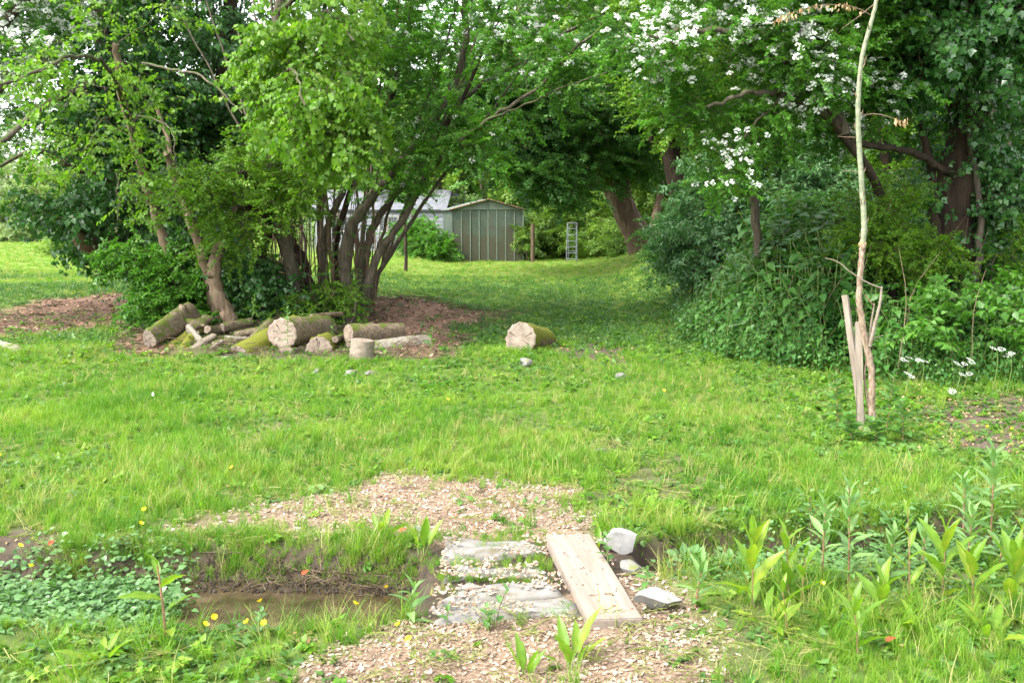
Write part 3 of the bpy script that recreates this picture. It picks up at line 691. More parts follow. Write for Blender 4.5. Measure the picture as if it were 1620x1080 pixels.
# ---------------------------------------------------------------- trees
def limb(pts, r0, r1, n=6, jit=.012):
    """pts: (px, py, Y) seen in the photograph and set at their depth, or world points"""
    P = np.array([at(*p) for p in pts])
    Q = smooth_path(P, n, jit)
    t = np.linspace(0, 1, len(Q))
    return Q, r0 + (r1 - r0) * t ** .8
def lobe(px, py, Y, rx, ry, rd=None, w=1.0):
    """an ellipsoid of foliage: centre and half sizes in photo pixels at depth Y, rd = half depth in metres"""
    k = Y / FPX
    return (at(px, py, Y), np.array([rx * k, rd if rd else rx * k, ry * k]), w)
def grow(name_c, root, limbs, lobes, nb, kind, size, bark, per=7, droop=.12, seed=0, reach=.5, shell=.6, gap=.45, gapf=1.1, rb=.012, hang=0.0, minz=.25, ext=1.0, blossoms=0, bw=None, strays=0, crown_label=None):
    rg = np.random.default_rng(seed)
    nodes_ = np.concatenate([q[max(1, len(q) // 4):] for q, r in limbs]) if limbs else np.array([at(810, 540, 15)])
    W = np.array([w * (r[0] * r[1] * r[2]) ** .67 for c, r, w in lobes]); W /= W.sum()
    T = []
    tries = 0
    while len(T) < nb and tries < nb * 12:
        tries += 1
        c, r, w = lobes[rg.choice(len(lobes), p=W)]
        d = rg.normal(0, 1, 3); d /= np.linalg.norm(d)
        rad = 1 - (1 - shell) * rg.random() ** 1.0 if rg.random() < .7 else rg.random() ** .5
        p = c + d * r * rad
        if p[2] < gz(p[0], p[1]) + minz: continue
        if vnoise(p[0] * gapf + p[2] * .7 * gapf, p[1] * gapf * .8 - p[2] * gapf, seed + 3) < gap * .8 and rg.random() < .85: continue
        T.append(p)
    T = np.array(T)
    # link each target to the nearest wood, near ones first
    dist = np.array([np.min(np.sum((nodes_ - p) ** 2, 1)) for p in T]); T = T[np.argsort(dist)]
    NA = np.zeros((len(nodes_) + len(T) * 5, 3)); NA[:len(nodes_)] = nodes_; nn = len(nodes_)
    mb = MB(); P_, D_ = [], []
    for p in T:
        q = NA[:nn]; dd_ = np.sum((q - p) ** 2, 1) * (1 + .5 * (q[:, 2] > p[2] + .2))
        a = q[np.argmin(dd_)]; v = p - a; Ld = np.linalg.norm(v)
        mid = (a + p) / 2 + rg.normal(0, .07 * Ld, 3) + np.array([0, 0, .10 * Ld * (1 - hang * 2)])
        t = np.linspace(0, 1, 6)[:, None]
        B = a * (1 - t) ** 2 + 2 * mid * t * (1 - t) + p * t ** 2
        B[1:] += rg.normal(0, .012 * Ld + .004, (5, 3))
        tube(mb, B, np.linspace(rb * min(1.6, .5 + Ld * .45), rb * .3, 6), 4, cap=False, v=.5)
        NA[nn:nn + 5] = B[1:]; nn += 5
        # sprays along the outer part of the branch
        tt = 1 - min(1, reach * 1.2 / max(Ld, .1)) * rg.random(per)
        base = np.array([[np.interp(s, t[:, 0], B[:, c]) for c in range(3)] for s in tt]) + rg.normal(0, size * .28, (per, 3))
        out = v / (Ld + 1e-6)
        D = out * .7 + rg.normal(0, .55, (per, 3)); D[:, 2] = D[:, 2] * .5 - droop - hang * (.5 + rg.random(per))
        P_.append(base); D_.append(D)
    P_, D_ = np.concatenate(P_), np.concatenate(D_)
    if blossoms:
        pass
    o = mb.obj('branches', bark, root); o['kind'] = 'stuff'
    c = scatter(name_c, P_, aim(D_, rg.normal(0, .4, len(P_))), size * rg.uniform(.65, 1.2, len(P_)), SP[kind], root, crown_label)
    return P_, D_
def tree(name, label, cat, group, stems, lobes, nb, kind, size, bark, stem_name='trunk', k=9, rough=.05, **kw):
    """stems: list of (points, r0, r1[, material])"""
    L_ = []
    base = None
    for s in stems:
        Q, r = limb(s[0], s[1], s[2])
        if base is None: base = Q[0].copy()
        L_.append((Q, r, s[3] if len(s) > 3 else bark))
    if base is None: base = lobes[0][0].copy()
    base[2] = gz(base[0], base[1]) if kw.pop('ground', True) else base[2]
    root = thing(name, label, cat, base, 0, group)
    inv = -base
    made = []
    for Q, r, m in L_:
        mb = MB(); rg = np.random.default_rng(len(made) + 5)
        tube(mb, Q, r, k, rough=rough, rng=rg)
        made.append(mb.obj(stem_name, m, root, smooth=True))
    out = grow('crown', root, [(q, r) for q, r, m in L_], lobes, nb, kind, size, kw.pop('twigs', bark), **kw)
    for ch in root.children: ch.matrix_parent_inverse = Matrix.Translation(Vector(-base))
    return root, out, L_
def add_to(root, o):
    o.parent = root; o.matrix_parent_inverse = Matrix.Translation(-Vector(root.location))

WOODY = M['bark']
# --- far woodland: rows of single trees beyond the clearing
FARL = [ # px, Y, height m, half width m, kind, label
 (20, 78, 6.8, 5, 'far_haze', 'green tree with haze-paled leaves furthest to the left beyond the left lawn'),
 (-60, 62, 6.5, 4.5, 'far_haze', 'pale green tree cut by the left edge beyond the lawn'),
 (95, 70, 5.6, 3.4, 'far_haze', 'small pale round tree beyond the left lawn beside the dim low building'),
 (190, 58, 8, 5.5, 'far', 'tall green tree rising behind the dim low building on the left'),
 (300, 64, 8, 5, 'far', 'tall green tree behind the left ivy-covered tree'),
 (420, 60, 7, 5, 'far', 'tall green tree behind the coppiced clump, seen between its stems'),
 (530, 55, 7, 4.5, 'far', 'green tree standing behind the grey outbuilding, left of its middle'),
 (655, 50, 7.5, 4.0, 'far', 'green tree behind the right end of the grey outbuilding'),
 (735, 46, 9, 4.6, 'far', 'leafy tree directly behind the garden shed roof'),
 (830, 49, 15, 5, 'far', 'bright tree just right behind the garden shed'),
 (905, 43, 10, 3.6, 'far', 'bright yellow-green tree behind the aluminium ladder'),
 (985, 52, 16, 5.5, 'far', 'tall bright tree behind the leaning dark trunk'),
 (1080, 46, 13, 4.5, 'far', 'bright tree seen between the leaning trunk and the dark forked trunk'),
 (1190, 48, 15, 5, 'far', 'green tree behind the blue-green elder bushes'),
 (1310, 50, 17, 5.5, 'far', 'tall green tree behind the blossoming hawthorn'),
 (1440, 47, 15, 5, 'far', 'green tree far behind the ivy-covered trunk on the right'),
 (1570, 50, 17, 5.5, 'far', 'green tree far behind the right edge of the wood'),
 (1690, 46, 15, 5, 'far', 'green tree furthest to the right behind the wood')]
for k_, (px, Y, H, w, kind, lab) in enumerate(FARL):
    gx, gy = at(px, 360, Y)[:2]
    rg = np.random.default_rng(k_ + 50)
    root = thing('background_tree', lab, 'tree', (gx, gy, 0), 0, 'trees beyond the clearing')
    Q = smooth_path([(gx, gy, -.2), (gx + rg.normal(0, .3), gy, H * .35), (gx + rg.normal(0, .5), gy, H * .8)], 5, .05)
    mb = MB(); tube(mb, Q, np.linspace(.28, .06, len(Q)), 7); tr = mb.obj('trunk', M['bark'], root, smooth=True)
    lobes = [((gx + rg.normal(0, w * .3), gy + rg.normal(0, w * .3), H * f), np.array([w * a, w * a, H * .17]), 1.0) for f, a in ((.14, .95), (.3, 1), (.46, .95), (.62, .8), (.8, .6))]
    lobes = [(np.array(c), r, ww) for c, r, ww in lobes]
    grow('crown', root, [(Q, None)], lobes, 150 if kind == 'far' else 120, kind, 1.25, M['twig'], per=9, seed=k_ + 9, reach=1.6, rb=.035, gap=.42, gapf=.45, minz=.1)
    for ch in root.children: ch.matrix_parent_inverse = Matrix.Translation(Vector((-gx, -gy, 0)))

# --- A: dark ivy-clad tree on the left, leaning branches, behind the coppice
T_ivyleft = tree('ivy_covered_tree', 'dark ivy-covered tree with branches leaning out to the left lawn', 'tree', None,
    [([(262, 470, 17), (235, 330, 17), (200, 200, 16.8), (170, 60, 16.5), (150, -80, 16.5)], .30, .16, M['bark_dark']),
     ([(240, 330, 17), (165, 150, 15.5), (120, 140, 14.5), (60, 175, 13.8), (-10, 235, 13.2), (-80, 290, 13)], .06, .035),
     ([(225, 380, 17), (150, 390, 15.8), (122, 372, 15.4)], .17, .12, M['bark_pale']),
     ([(235, 300, 17), (130, 270, 15), (60, 240, 14), (0, 262, 13.5), (-60, 280, 13)], .045, .02),
     ([(262, 440, 17), (330, 250, 17.3), (360, 60, 17.5), (370, -90, 17.5)], .2, .1, M['bark_dark'])],
    [lobe(175, 120, 17, 130, 130, 2.2), lobe(255, 240, 17, 110, 120, 2), lobe(215, 350, 16.8, 105, 75, 1.6, 1.3), lobe(300, 420, 16.6, 90, 90, 1.5), lobe(120, 330, 15.8, 80, 36, 1.0, 1.2), lobe(340, 90, 17.5, 100, 160, 2), lobe(100, -60, 16.5, 200, 110, 2.4)],
    540, 'ivy', .42, M['bark'], per=11, seed=101, gap=.36, rb=.014)[0]
# --- hawthorn in blossom, top left
T_hawL, o_, _ = tree('hawthorn_tree', 'white-blossomed hawthorn reaching in from the top left corner', 'tree', 'hawthorns in blossom',
    [([(-160, 520, 15), (-120, 300, 15), (-60, 120, 14.8), (20, 20, 14.5), (90, -60, 14.5)], .14, .06), ([(-100, 250, 15), (0, 140, 14.5), (80, 90, 14)], .06, .03)],
    [lobe(20, 60, 14.6, 120, 85, 1.3), lobe(30, 190, 14.4, 70, 40, .8, .5), lobe(-80, 120, 15, 140, 160, 1.6), lobe(60, -60, 14.5, 170, 90, 1.5)], 130, 'thorn', .40, M['bark'], per=7, seed=102, gap=.42)
def add_blossom(root, out, n, keep_fn, size=(.10, .17), seed=0, lift=.05):
    rg = np.random.default_rng(seed); P, D = out
    prob = np.array([keep_fn(p) for p in P]); prob = prob / prob.sum()
    i = rg.choice(len(P), n, p=prob)
    Q = P[i] + D[i] * .12 + rg.normal(0, .07, (n, 3)) + np.array([0, -.05, lift])
    o = scatter('blossom', Q, np.stack([rg.normal(.5, .35, n), rg.normal(0, .3, n), rg.uniform(-1, 1, n)], -1), rg.uniform(size[0], size[1], n), SP['blossom'], root, 'clusters of small white flowers')
    add_to(root, o)
add_blossom(T_hawL, o_, 1100, lambda p: 1 if vnoise(p[0] * 1.2, p[2] * 1.5, 3) > .42 else .08, (.07, .13), 1)

add_blossom_later = True
# --- B: tan-stemmed hazel on the left of the clump, sparse yellow-green sprays in front of the ivy
T_hazel = tree('hazel_tree', 'tan-stemmed young hazel with thin yellow-green leaves beside the left logs', 'tree', None,
    [([(283, 478, 14), (275, 425, 14), (256, 372, 14), (233, 300, 13.8), (214, 225, 13.5), (192, 150, 13.2), (182, 70, 13)], .085, .04, M['bark_pale']),
     ([(352, 512, 13.6), (338, 470, 13.6), (322, 405, 13.6), (300, 345, 13.6), (284, 300, 13.6), (262, 240, 13.4)], .10, .05, M['bark_pale']),
     ([(338, 500, 13.9), (332, 430, 13.9), (312, 370, 13.9), (290, 310, 13.9), (250, 170, 14)], .075, .03, M['bark_pale']),
     ([(366, 508, 13.2), (350, 480, 13.2), (339, 445, 13.2), (340, 415, 13.2), (346, 388, 13.2)], .10, .075, M['bark_pale']),
     ([(214, 225, 13.5), (175, 112, 12), (120, 88, 11), (60, 112, 10.5), (-30, 145, 10)], .030, .015, M['bark']),
     ([(225, 100, 13.0), (290, 112, 12.4), (345, 140, 12.0), (385, 182, 11.8)], .018, .009, M['bark']),
     ([(200, 180, 13.3), (160, 190, 12), (140, 230, 11.5), (110, 240, 11.3)], .014, .005, M['bark']),
     ([(233, 300, 13.8), (215, 190, 12.4), (270, 205, 11.6), (278, 255, 11.4)], .012, .005, M['bark']),
     ([(250, 330, 13.8), (190, 270, 12), (190, 350, 11.8)], .012, .005, M['bark'])],
    [lobe(90, 130, 11.5, 110, 60, .8), lobe(120, 235, 12, 75, 45, .8), lobe(210, 130, 12.5, 80, 60, .9), lobe(245, 300, 12.6, 85, 60, .8), lobe(230, 210, 12.5, 60, 60, .7), lobe(60, 100, 10.3, 70, 30, .5), lobe(40, 230, 12.6, 60, 45, .6, .7), lobe(200, 20, 13, 110, 50, 1)],
    165, 'hazel', .34, M['bark'], per=3, seed=103, gap=.4, rb=.008, shell=.3, k=10)[0]
# bundle of thin pole stems behind
for k_, (pts, lab) in enumerate([([(372, 330, 18), (345, 200, 18), (318, 60, 18), (300, -60, 18)], 'thin dark pole sapling on the left of the group of poles'),
        ([(378, 330, 18.4), (352, 170, 18.4), (340, 40, 18.4), (335, -60, 18)], 'thin dark pole sapling second in the group of poles'),
        ([(386, 330, 18), (368, 180, 18), (362, 40, 18), (350, -60, 18)], 'thin dark pole sapling in the middle of the group of poles'),
        ([(394, 330, 18.6), (385, 170, 18.6), (380, 20, 18.6), (400, -70, 18)], 'thin dark pole sapling on the right of the group of poles')]):
    pts = [(pts[0][0] + 8, 470, pts[0][2])] + pts
    tree('pole_sapling', lab, 'sapling', 'thin poles behind the left clump', [(pts, .045, .02, M['bark'])],
        [lobe(pts[2][0], pts[2][1] - 20, 18, 60, 90, .9), lobe(pts[-1][0], pts[-1][1], 18, 70, 60, .9)], 34, 'bright', .4, M['bark'], per=6, seed=110 + k_, gap=.3, k=6)
# --- lime with big bright leaves hanging in front
T_lime = tree('lime_tree', 'lime tree with large bright heart-shaped leaves hanging before the clump', 'tree', None,
    [([(458, 505, 14), (462, 430, 14), (440, 330, 13.7), (430, 180, 13.4), (440, 20, 13), (450, -100, 13)], .11, .05),
     ([(435, 200, 13.4), (480, 60, 12.4), (520, 20, 11.6), (560, 60, 11)], .045, .012),
     ([(432, 240, 13.5), (450, 120, 12.2), (470, 120, 11.4), (480, 170, 11)], .035, .010),
     ([(440, 20, 13), (540, -60, 12), (590, -10, 11.4)], .04, .012)],
    [lobe(530, 60, 11.6, 85, 75, .8, 1.3), lobe(485, 190, 11.6, 75, 70, .7, 1.2), lobe(555, 160, 11.5, 55, 95, .6), lobe(470, 60, 12, 80, 70, .8), lobe(560, 245, 11.4, 32, 40, .4, .9), lobe(480, -70, 12, 170, 70, 1.3), lobe(430, 110, 12.4, 50, 80, .7)],
    215, 'lime', .33, M['bark'], per=6, seed=104, gap=.56, gapf=1.9, hang=.35, rb=.008, shell=.35)[0]
# --- small-leaved thorn hanging low over the left clump
tree('thorn_bush', 'light green small-leaved thorn bush spreading low between the hazel and the coppice', 'bush', None,
    [([(420, 500, 14.3), (412, 420, 14.2), (430, 345, 14), (415, 300, 13.6), (380, 270, 13.2)], .10, .03, M['bark_dark']), ([(478, 480, 14.2), (460, 420, 14.2), (432, 360, 13.9), (400, 330, 13.5), (370, 330, 13)], .09, .04, M['bark_dark'])],
    [lobe(400, 310, 13.2, 80, 60, .9), lobe(350, 380, 13.4, 45, 40, .7, .8), lobe(440, 250, 13.6, 90, 55, .9), lobe(340, 300, 13.3, 50, 40, .6), lobe(470, 300, 13.3, 55, 45, .7)],
    130, 'bright', .33, M['bark_dark'], per=7, seed=105, gap=.5, rb=.008)
# --- C: many-stemmed coppice
COP = [([(550, 530, 13.8), (553, 470, 14), (545, 420, 14), (556, 360, 14), (590, 310, 14), (640, 250, 14.2), (682, 195, 14.4), (715, 140, 14.5), (735, 75, 14.5), (733, -10, 14.5), (730, -80, 14.5)], .105, .035, M['bark']),
    ([(566, 500, 14.2), (585, 440, 14.2), (600, 400, 14.2), (636, 350, 14.2), (668, 290, 14.2), (700, 245, 14), (770, 190, 13.4), (835, 150, 13), (900, 90, 12.6), (955, 38, 12.2)], .075, .013, M['bark']),
    ([(528, 498, 14.6), (515, 440, 14.6), (512, 380, 14.6), (530, 330, 14.6), (560, 250, 14.6), (585, 150, 14.8), (590, 20, 15), (600, -80, 15)], .075, .03, M['bark']),
    ([(498, 495, 14.5), (488, 440, 14.5), (470, 395, 14.5), (440, 350, 14.4), (418, 322, 14.3)], .08, .05, M['bark_dark']),
    ([(512, 495, 14.9), (508, 420, 14.9), (505, 340, 15), (500, 240, 15), (510, 100, 15), (520, -60, 15)], .065, .03, M['bark_dark']),
    ([(560, 490, 14.8), (575, 420, 14.8), (590, 360, 14.9), (630, 300, 15), (690, 220, 15.4), (740, 150, 15.6), (820, 100, 15.6), (880, 60, 15.4), (960, 20, 15)], .075, .018, M['bark']),
    ([(540, 490, 15.2), (530, 410, 15.2), (545, 330, 15.2), (620, 150, 15.5), (650, 20, 15.6), (660, -80, 15.6)], .06, .03, M['bark_dark']),
    ([(478, 470, 14.7), (466, 400, 14.8), (450, 300, 15), (440, 180, 15), (430, 0, 15)], .05, .02, M['bark']),
    ([(690, 215, 14.4), (735, 150, 14.4), (770, 60, 14.2), (800, -20, 14)], .04, .014, M['bark_dark']),
    ([(770, 190, 13.4), (830, 165, 12.9), (960, 112, 12.2)], .016, .006, M['bark'])]
_rg = np.random.default_rng(77)
for k_ in range(16):
    b_ = _rg.uniform(470, 590); Y = _rg.uniform(14.2, 15.6); sp = (b_ - 525) * _rg.uniform(1.2, 3.2) + _rg.normal(0, 40)
    COP.append(([(b_, 492, Y), (b_ + sp * .12, 420, Y), (b_ + sp * .4, 300, Y), (b_ + sp * .8, 150, Y + .2), (b_ + sp * 1.2, _rg.uniform(-60, 60), Y + .3)], _rg.uniform(.022, .045), .012, M['bark' if k_ % 3 else 'bark_pale']))
T_cop, oc_, _lc = tree('coppiced_tree', 'large many-stemmed coppiced tree arching over the lawn to the right', 'tree', None, COP,
    [lobe(640, 150, 14.6, 110, 110, 1.6), lobe(760, 100, 14.2, 110, 100, 1.5), lobe(870, 70, 13.6, 90, 70, 1.2), lobe(600, 40, 15, 130, 100, 1.6), lobe(500, 230, 15, 100, 60, 1.1, .8), lobe(720, 235, 14.4, 90, 42, 1.0, .9), lobe(620, 270, 14.4, 80, 38, 1.0, .8), lobe(800, -60, 14.5, 230, 90, 2.2), lobe(560, -80, 15, 200, 90, 2.2), lobe(840, 165, 14, 60, 38, .8, .8), lobe(830, 150, 13, 75, 30, .5, .9), lobe(905, 90, 12.6, 50, 30, .4, .8), lobe(735, 215, 13.8, 60, 34, .6, .8)],
    420, 'thorn', .40, M['bark'], stem_name='stem', per=8, seed=106, gap=.56, gapf=1.0, rb=.009, k=10)
mb = MB(); rg = np.random.default_rng(66)
for k_ in range(85):                                                     # thin hanging and upright shoots round the stool
    px = rg.uniform(425, 600); Y = rg.uniform(14.2, 15.4); py = rg.uniform(420, 500); ln = rg.uniform(60, 190)
    P = [at(px, py, Y), at(px + rg.normal(0, 6), py - ln * .5, Y), at(px + rg.normal(0, 14) + (px - 510) * .15, py - ln, Y)]
    tube(mb, smooth_path(P, 3), np.linspace(.010, .004, 7), 4, cap=False)
o = mb.obj('shoots', M['bark_pale'], None); o['kind'] = 'stuff'; add_to(T_cop, o)
add_blossom(T_cop, oc_, 420, lambda p: .02 + math.exp(-((p[0] + .2 - .55) ** 2 / .5 + (p[2] - 4.6) ** 2 / .8)), (.06, .11), 8)
# --- undergrowth round the clump
def bush(name, label, cat, lobes, nb, kind, size, seed, per=9, bark=None, group=None, stems=4, **kw):
    rg = np.random.default_rng(seed); c = lobes[0][0]; st = []
    base = np.array([c[0], c[1], gz(c[0], c[1])])
    root = thing(name, label, cat, base, 0, group)
    limbs = []
    for k in range(stems):
        l = lobes[k % len(lobes)]; tip = l[0] + rg.normal(0, .3, 3) * l[1]
        b = np.array([tip[0] * .5 + l[0][0] * .5, l[0][1] + rg.normal(0, .1), 0]); b[2] = gz(b[0], b[1]) - .05
        Q = smooth_path([b, (b + tip) / 2 + rg.normal(0, .08, 3), tip], 4, .01)
        mb = MB(); tube(mb, Q, np.linspace(.022, .008, len(Q)), 5); o = mb.obj('stem', bark or M['bark'], root, smooth=True)
        limbs.append((Q, None))
    out = grow('foliage', root, limbs, lobes, nb, kind, size, bark or M['twig'], per=per, seed=seed, minz=kw.pop('minz', .08), **kw)
    for ch in root.children: ch.matrix_parent_inverse = Matrix.Translation(Vector(-base))
    return root, out
bush('bramble_bush', 'tangled green brambles spilling left of the hazel stems', 'bush', [lobe(275, 460, 14.0, 60, 44, .6), lobe(215, 410, 14, 55, 25, .5, .6), lobe(305, 430, 14, 45, 50, .5), lobe(330, 505, 13.4, 50, 14, .3, .6), lobe(235, 495, 13.6, 36, 22, .3, .7)], 130, 'under', .30, 201, gap=.3)
bush('ivy_patch', 'dark ivy covering the ground under the coppiced stems', 'ivy', [lobe(420, 470, 14.0, 60, 45, .6), lobe(480, 490, 14.2, 70, 24, .6), lobe(380, 440, 14.2, 50, 50, .6), lobe(580, 500, 14.4, 40, 8, .5, .4)], 150, 'ivy', .30, 202, gap=.25)
bush('young_elder', 'bright green seedlings growing in front of the coppiced stems', 'bush', [lobe(505, 470, 13.6, 50, 26, .3), lobe(440, 505, 13.0, 40, 18, .3), lobe(555, 490, 13.4, 16, 50, .2, .8)], 46, 'bright', .26, 203, gap=.3, per=5)
# ivy strands on the main coppice stem
def ivy_on(root, Q, rad, n, size=.22, kind='ivy', seed=0, label='ivy leaves climbing the trunk'):
    rg = np.random.default_rng(seed)
    t = rg.uniform(0, len(Q) - 1.001, n); i = t.astype(int); f = (t - i)[:, None]
    c = Q[i] * (1 - f) + Q[i + 1] * f; a = rg.uniform(0, 6.283, n)
    D = np.stack([np.cos(a), np.sin(a), -.25 + .5 * rg.random(n)], -1)
    P = c + D * np.array([1, 1, 0]) * (rad * rg.uniform(.7, 1.25, n))[:, None]
    o = scatter('ivy', P, aim(D, rg.normal(0, .5, n)), size * rg.uniform(.6, 1.2, n), SP[kind], root, label); add_to(root, o); return o
ivy_on(T_cop, limb(COP[0][0], 1, 1)[0][:22], .16, 60, .20, 'thorn', 5, 'small climbing leaves on the main stem')

# --- E, F: dark trees in the middle distance
tree('dark_leaning_tree', 'dark evergreen-looking tree with a thick leaning red-brown trunk behind the lawn', 'tree', None,
    [([(1025, 430, 31), (1008, 375, 31), (985, 330, 31), (965, 290, 31), (940, 255, 30), (915, 200, 29)], .46, .22, M['bark_red']),
     ([(1000, 350, 31), (985, 300, 31), (1000, 240, 31), (1030, 170, 31)], .30, .14, M['bark_red']),
     ([(945, 262, 30), (900, 290, 28), (850, 305, 27)], .08, .03, M['bark_dark']), ([(950, 265, 30), (880, 240, 28), (810, 235, 27)], .10, .03, M['bark_dark'])],
    [lobe(900, 200, 28, 95, 60, 2.6), lobe(830, 240, 27, 60, 50, 2.2), lobe(870, 285, 27, 70, 26, 1.8), lobe(980, 180, 30, 110, 70, 3), lobe(1000, 250, 30, 60, 30, 2, .6), lobe(920, 120, 29, 150, 60, 3), lobe(800, 160, 28, 60, 60, 2.4)],
    420, 'yew', .85, M['bark_dark'], per=11, seed=107, gap=.25, gapf=.5, rb=.03, k=12, reach=1.0)
tree('dark_forked_tree', 'dark forked trunk wrapped in ivy to the right of the leaning tree', 'tree', None,
    [([(1082, 440, 24), (1080, 360, 24), (1072, 300, 24), (1062, 250, 24), (1052, 200, 24), (1050, 140, 24)], .30, .16, M['bark_dark']),
     ([(1064, 262, 24), (1090, 225, 24), (1125, 195, 23.5), (1170, 160, 23)], .13, .05, M['bark_dark']),
     ([(1062, 250, 24), (1030, 215, 24), (1015, 170, 24)], .12, .06, M['bark_dark']),
     ([(1090, 225, 24), (1105, 170, 24), (1110, 100, 24)], .08, .04, M['bark_dark'])],
    [lobe(1060, 150, 24, 100, 55, 2), lobe(1150, 150, 23, 90, 60, 2), lobe(1010, 120, 24, 80, 50, 2), lobe(1100, 60, 24, 170, 80, 3), lobe(1180, 215, 23, 50, 30, 1.2, .7)],
    300, 'yew', .7, M['bark_dark'], per=11, seed=108, gap=.38, gapf=.6, rb=.02, reach=.9)
tree('small_leaning_tree', 'slim reddish trunk seen between the leaning tree and the forked tree', 'tree', None,
    [([(1032, 410, 38), (1036, 350, 38), (1045, 300, 38), (1040, 200, 38)], .22, .12, M['bark_red'])],
    [lobe(1045, 250, 38, 60, 40, 2), lobe(1045, 170, 38, 60, 60, 2)], 60, 'far', .9, M['bark'], per=9, seed=109, gap=.4, gapf=.6, rb=.03)
# filler: mid green tree behind the coppice, over the shed
tree('middle_tree', 'mid green tree filling the gap above the garden shed', 'tree', None,
    [([(768, 404, 39), (765, 300, 38), (740, 180, 32), (720, 60, 28)], .14, .06)],
    [lobe(700, 190, 26, 90, 70, 2.4), lobe(660, 90, 27, 110, 80, 2.6), lobe(780, 130, 26, 90, 60, 2.4), lobe(720, 265, 25, 90, 34, 1.6, .8), lobe(760, -20, 27, 170, 70, 3), lobe(800, 268, 26, 50, 26, 1.2, .7)],
    100, 'thorn', .8, M['bark'], per=8, seed=111, gap=.58, gapf=.6, rb=.02, reach=1.0)
# --- H: blue-green elder bushes
bush('elder_bush', 'blue-green elder bush to the right of the forked tree', 'bush', [lobe(1120, 370, 17.5, 65, 70, 1.2), lobe(1170, 290, 18, 80, 60, 1.3), lobe(1090, 400, 16.5, 40, 40, .8)], 190, 'elder', .45, 210, gap=.28, gapf=.8, stems=6, rb=.014, group='elder bushes')
bush('elder_bush', 'blue-green elder bush behind the nettle mound', 'bush', [lobe(1260, 300, 16.5, 75, 80, 1.2), lobe(1320, 350, 16, 70, 60, 1.2), lobe(1220, 230, 17, 60, 45, 1.0)], 190, 'elder', .45, 211, gap=.28, gapf=.8, stems=6, rb=.014, group='elder bushes')
bush('shrub', 'dark shaded shrub under the forked tree', 'shrub', [lobe(1090, 380, 22, 50, 50, 1.5), lobe(1150, 350, 22, 70, 70, 1.5)], 90, 'yew', .6, 212, gap=.2, rb=.014)
bush('shrub', 'mixed bright bush directly behind the aluminium ladder', 'shrub', [lobe(945, 380, 36, 38, 34, 1.2), lobe(900, 340, 38, 40, 40, 1.5), lobe(985, 385, 34, 30, 26, 1)], 70, 'far', .7, 213, gap=.2, rb=.014)
bush('shrub', 'rounded green shrub against the left side of the garden shed', 'shrub', [lobe(682, 388, 34.5, 28, 20, .7), lobe(658, 374, 35.5, 26, 32, .8, .8), lobe(702, 400, 34, 12, 10, .3)], 95, 'thorn', .55, 214, gap=.15, rb=.012)
bush('shrub', 'green leaves at the right corner of the garden shed', 'shrub', [lobe(836, 385, 35, 12, 28, .4), lobe(858, 370, 37, 22, 40, .8)], 40, 'far', .55, 215, gap=.15, rb=.012)
# wood edge at the right, behind
for k_, (px, py, Y, rx, ry, lab, kd) in enumerate([(1400, 230, 17, 110, 150, 'dense green understorey tree between the hawthorn and the ivy-covered trunk', 'bright'),
        (1600, 260, 16.5, 90, 190, 'dense dark understorey tree at the right edge', 'yew'), (1480, 120, 20, 170, 150, 'dark tree behind the ivy-covered trunk', 'yew'),
        (1250, 110, 21, 150, 110, 'dark tree behind the blossoming hawthorn', 'yew')]):
    tree('understorey_tree', lab, 'tree', 'understorey trees at the wood edge', [([(px, 440, Y), (px + 8, 330, Y), (px - 6, 180, Y), (px, 20, Y)], .12, .05, M['bark_dark'])],
        [lobe(px, py, Y, rx, ry, 1.6), lobe(px + 20, py - ry * .8, Y, rx, ry * .5, 1.5), lobe(px - 20, py + ry * .6, Y, rx * .8, ry * .4, 1.2)], 200 if kd == 'bright' else 240, kd, .5, M['bark_dark'], per=9, seed=120 + k_, gap=.38, gapf=.8, rb=.014, minz=.5)
# --- G: ivy-clad trunk on the right
G1 = [(1520, 470, 11.8), (1512, 420, 11.8), (1506, 350, 11.8), (1512, 280, 11.8), (1525, 220, 11.8), (1522, 150, 11.7), (1500, 60, 11.6), (1490, -60, 11.5)]
T_ivy, _, LG = tree('ivy_clad_tree', 'thick dark trunk hung with ivy on the right side of the wood', 'tree', None,
    [(G1, .26, .16, M['bark_dark']),
     ([(1522, 250, 11.8), (1545, 190, 11.8), (1560, 110, 11.8), (1600, 20, 11.8), (1630, -60, 11.8)], .15, .09, M['bark_dark']),
     ([(1500, 470, 11.7), (1480, 400, 11.6), (1478, 340, 11.6), (1470, 250, 11.6), (1450, 180, 11.5)], .08, .04, M['bark_dark']),
     ([(1512, 280, 11.7), (1440, 240, 11.2), (1360, 225, 10.6), (1318, 190, 10.3)], .045, .03, M['bark_dark']),
     ([(1540, 470, 11.9), (1540, 350, 11.9), (1538, 150, 12.2)], .035, .025, M['bark']),
     ([(1532, 465, 11.4), (1548, 420, 11.4), (1550, 330, 11.5), (1530, 200, 11.6)], .05, .03, M['bark'])],
    [lobe(1500, 60, 11.2, 120, 70, 1.1), lobe(1590, 120, 11.4, 70, 120, 1.0), lobe(1430, 90, 11, 80, 70, .9, .8), lobe(1600, 260, 11.6, 40, 90, .7, .7), lobe(1450, 330, 11.4, 55, 70, .6, .7), lobe(1520, -70, 11.4, 220, 80, 1.5), lobe(1580, 330, 11.9, 50, 60, .5, .5)],
    350, 'ivy', .34, M['bark_dark'], per=9, seed=130, gap=.4, gapf=1.2, rb=.010, k=12)
ivy_on(T_ivy, LG[0][0], .30, 420, .28, 'ivy', 6); ivy_on(T_ivy, LG[1][0], .2, 110, .26, 'ivy', 7)
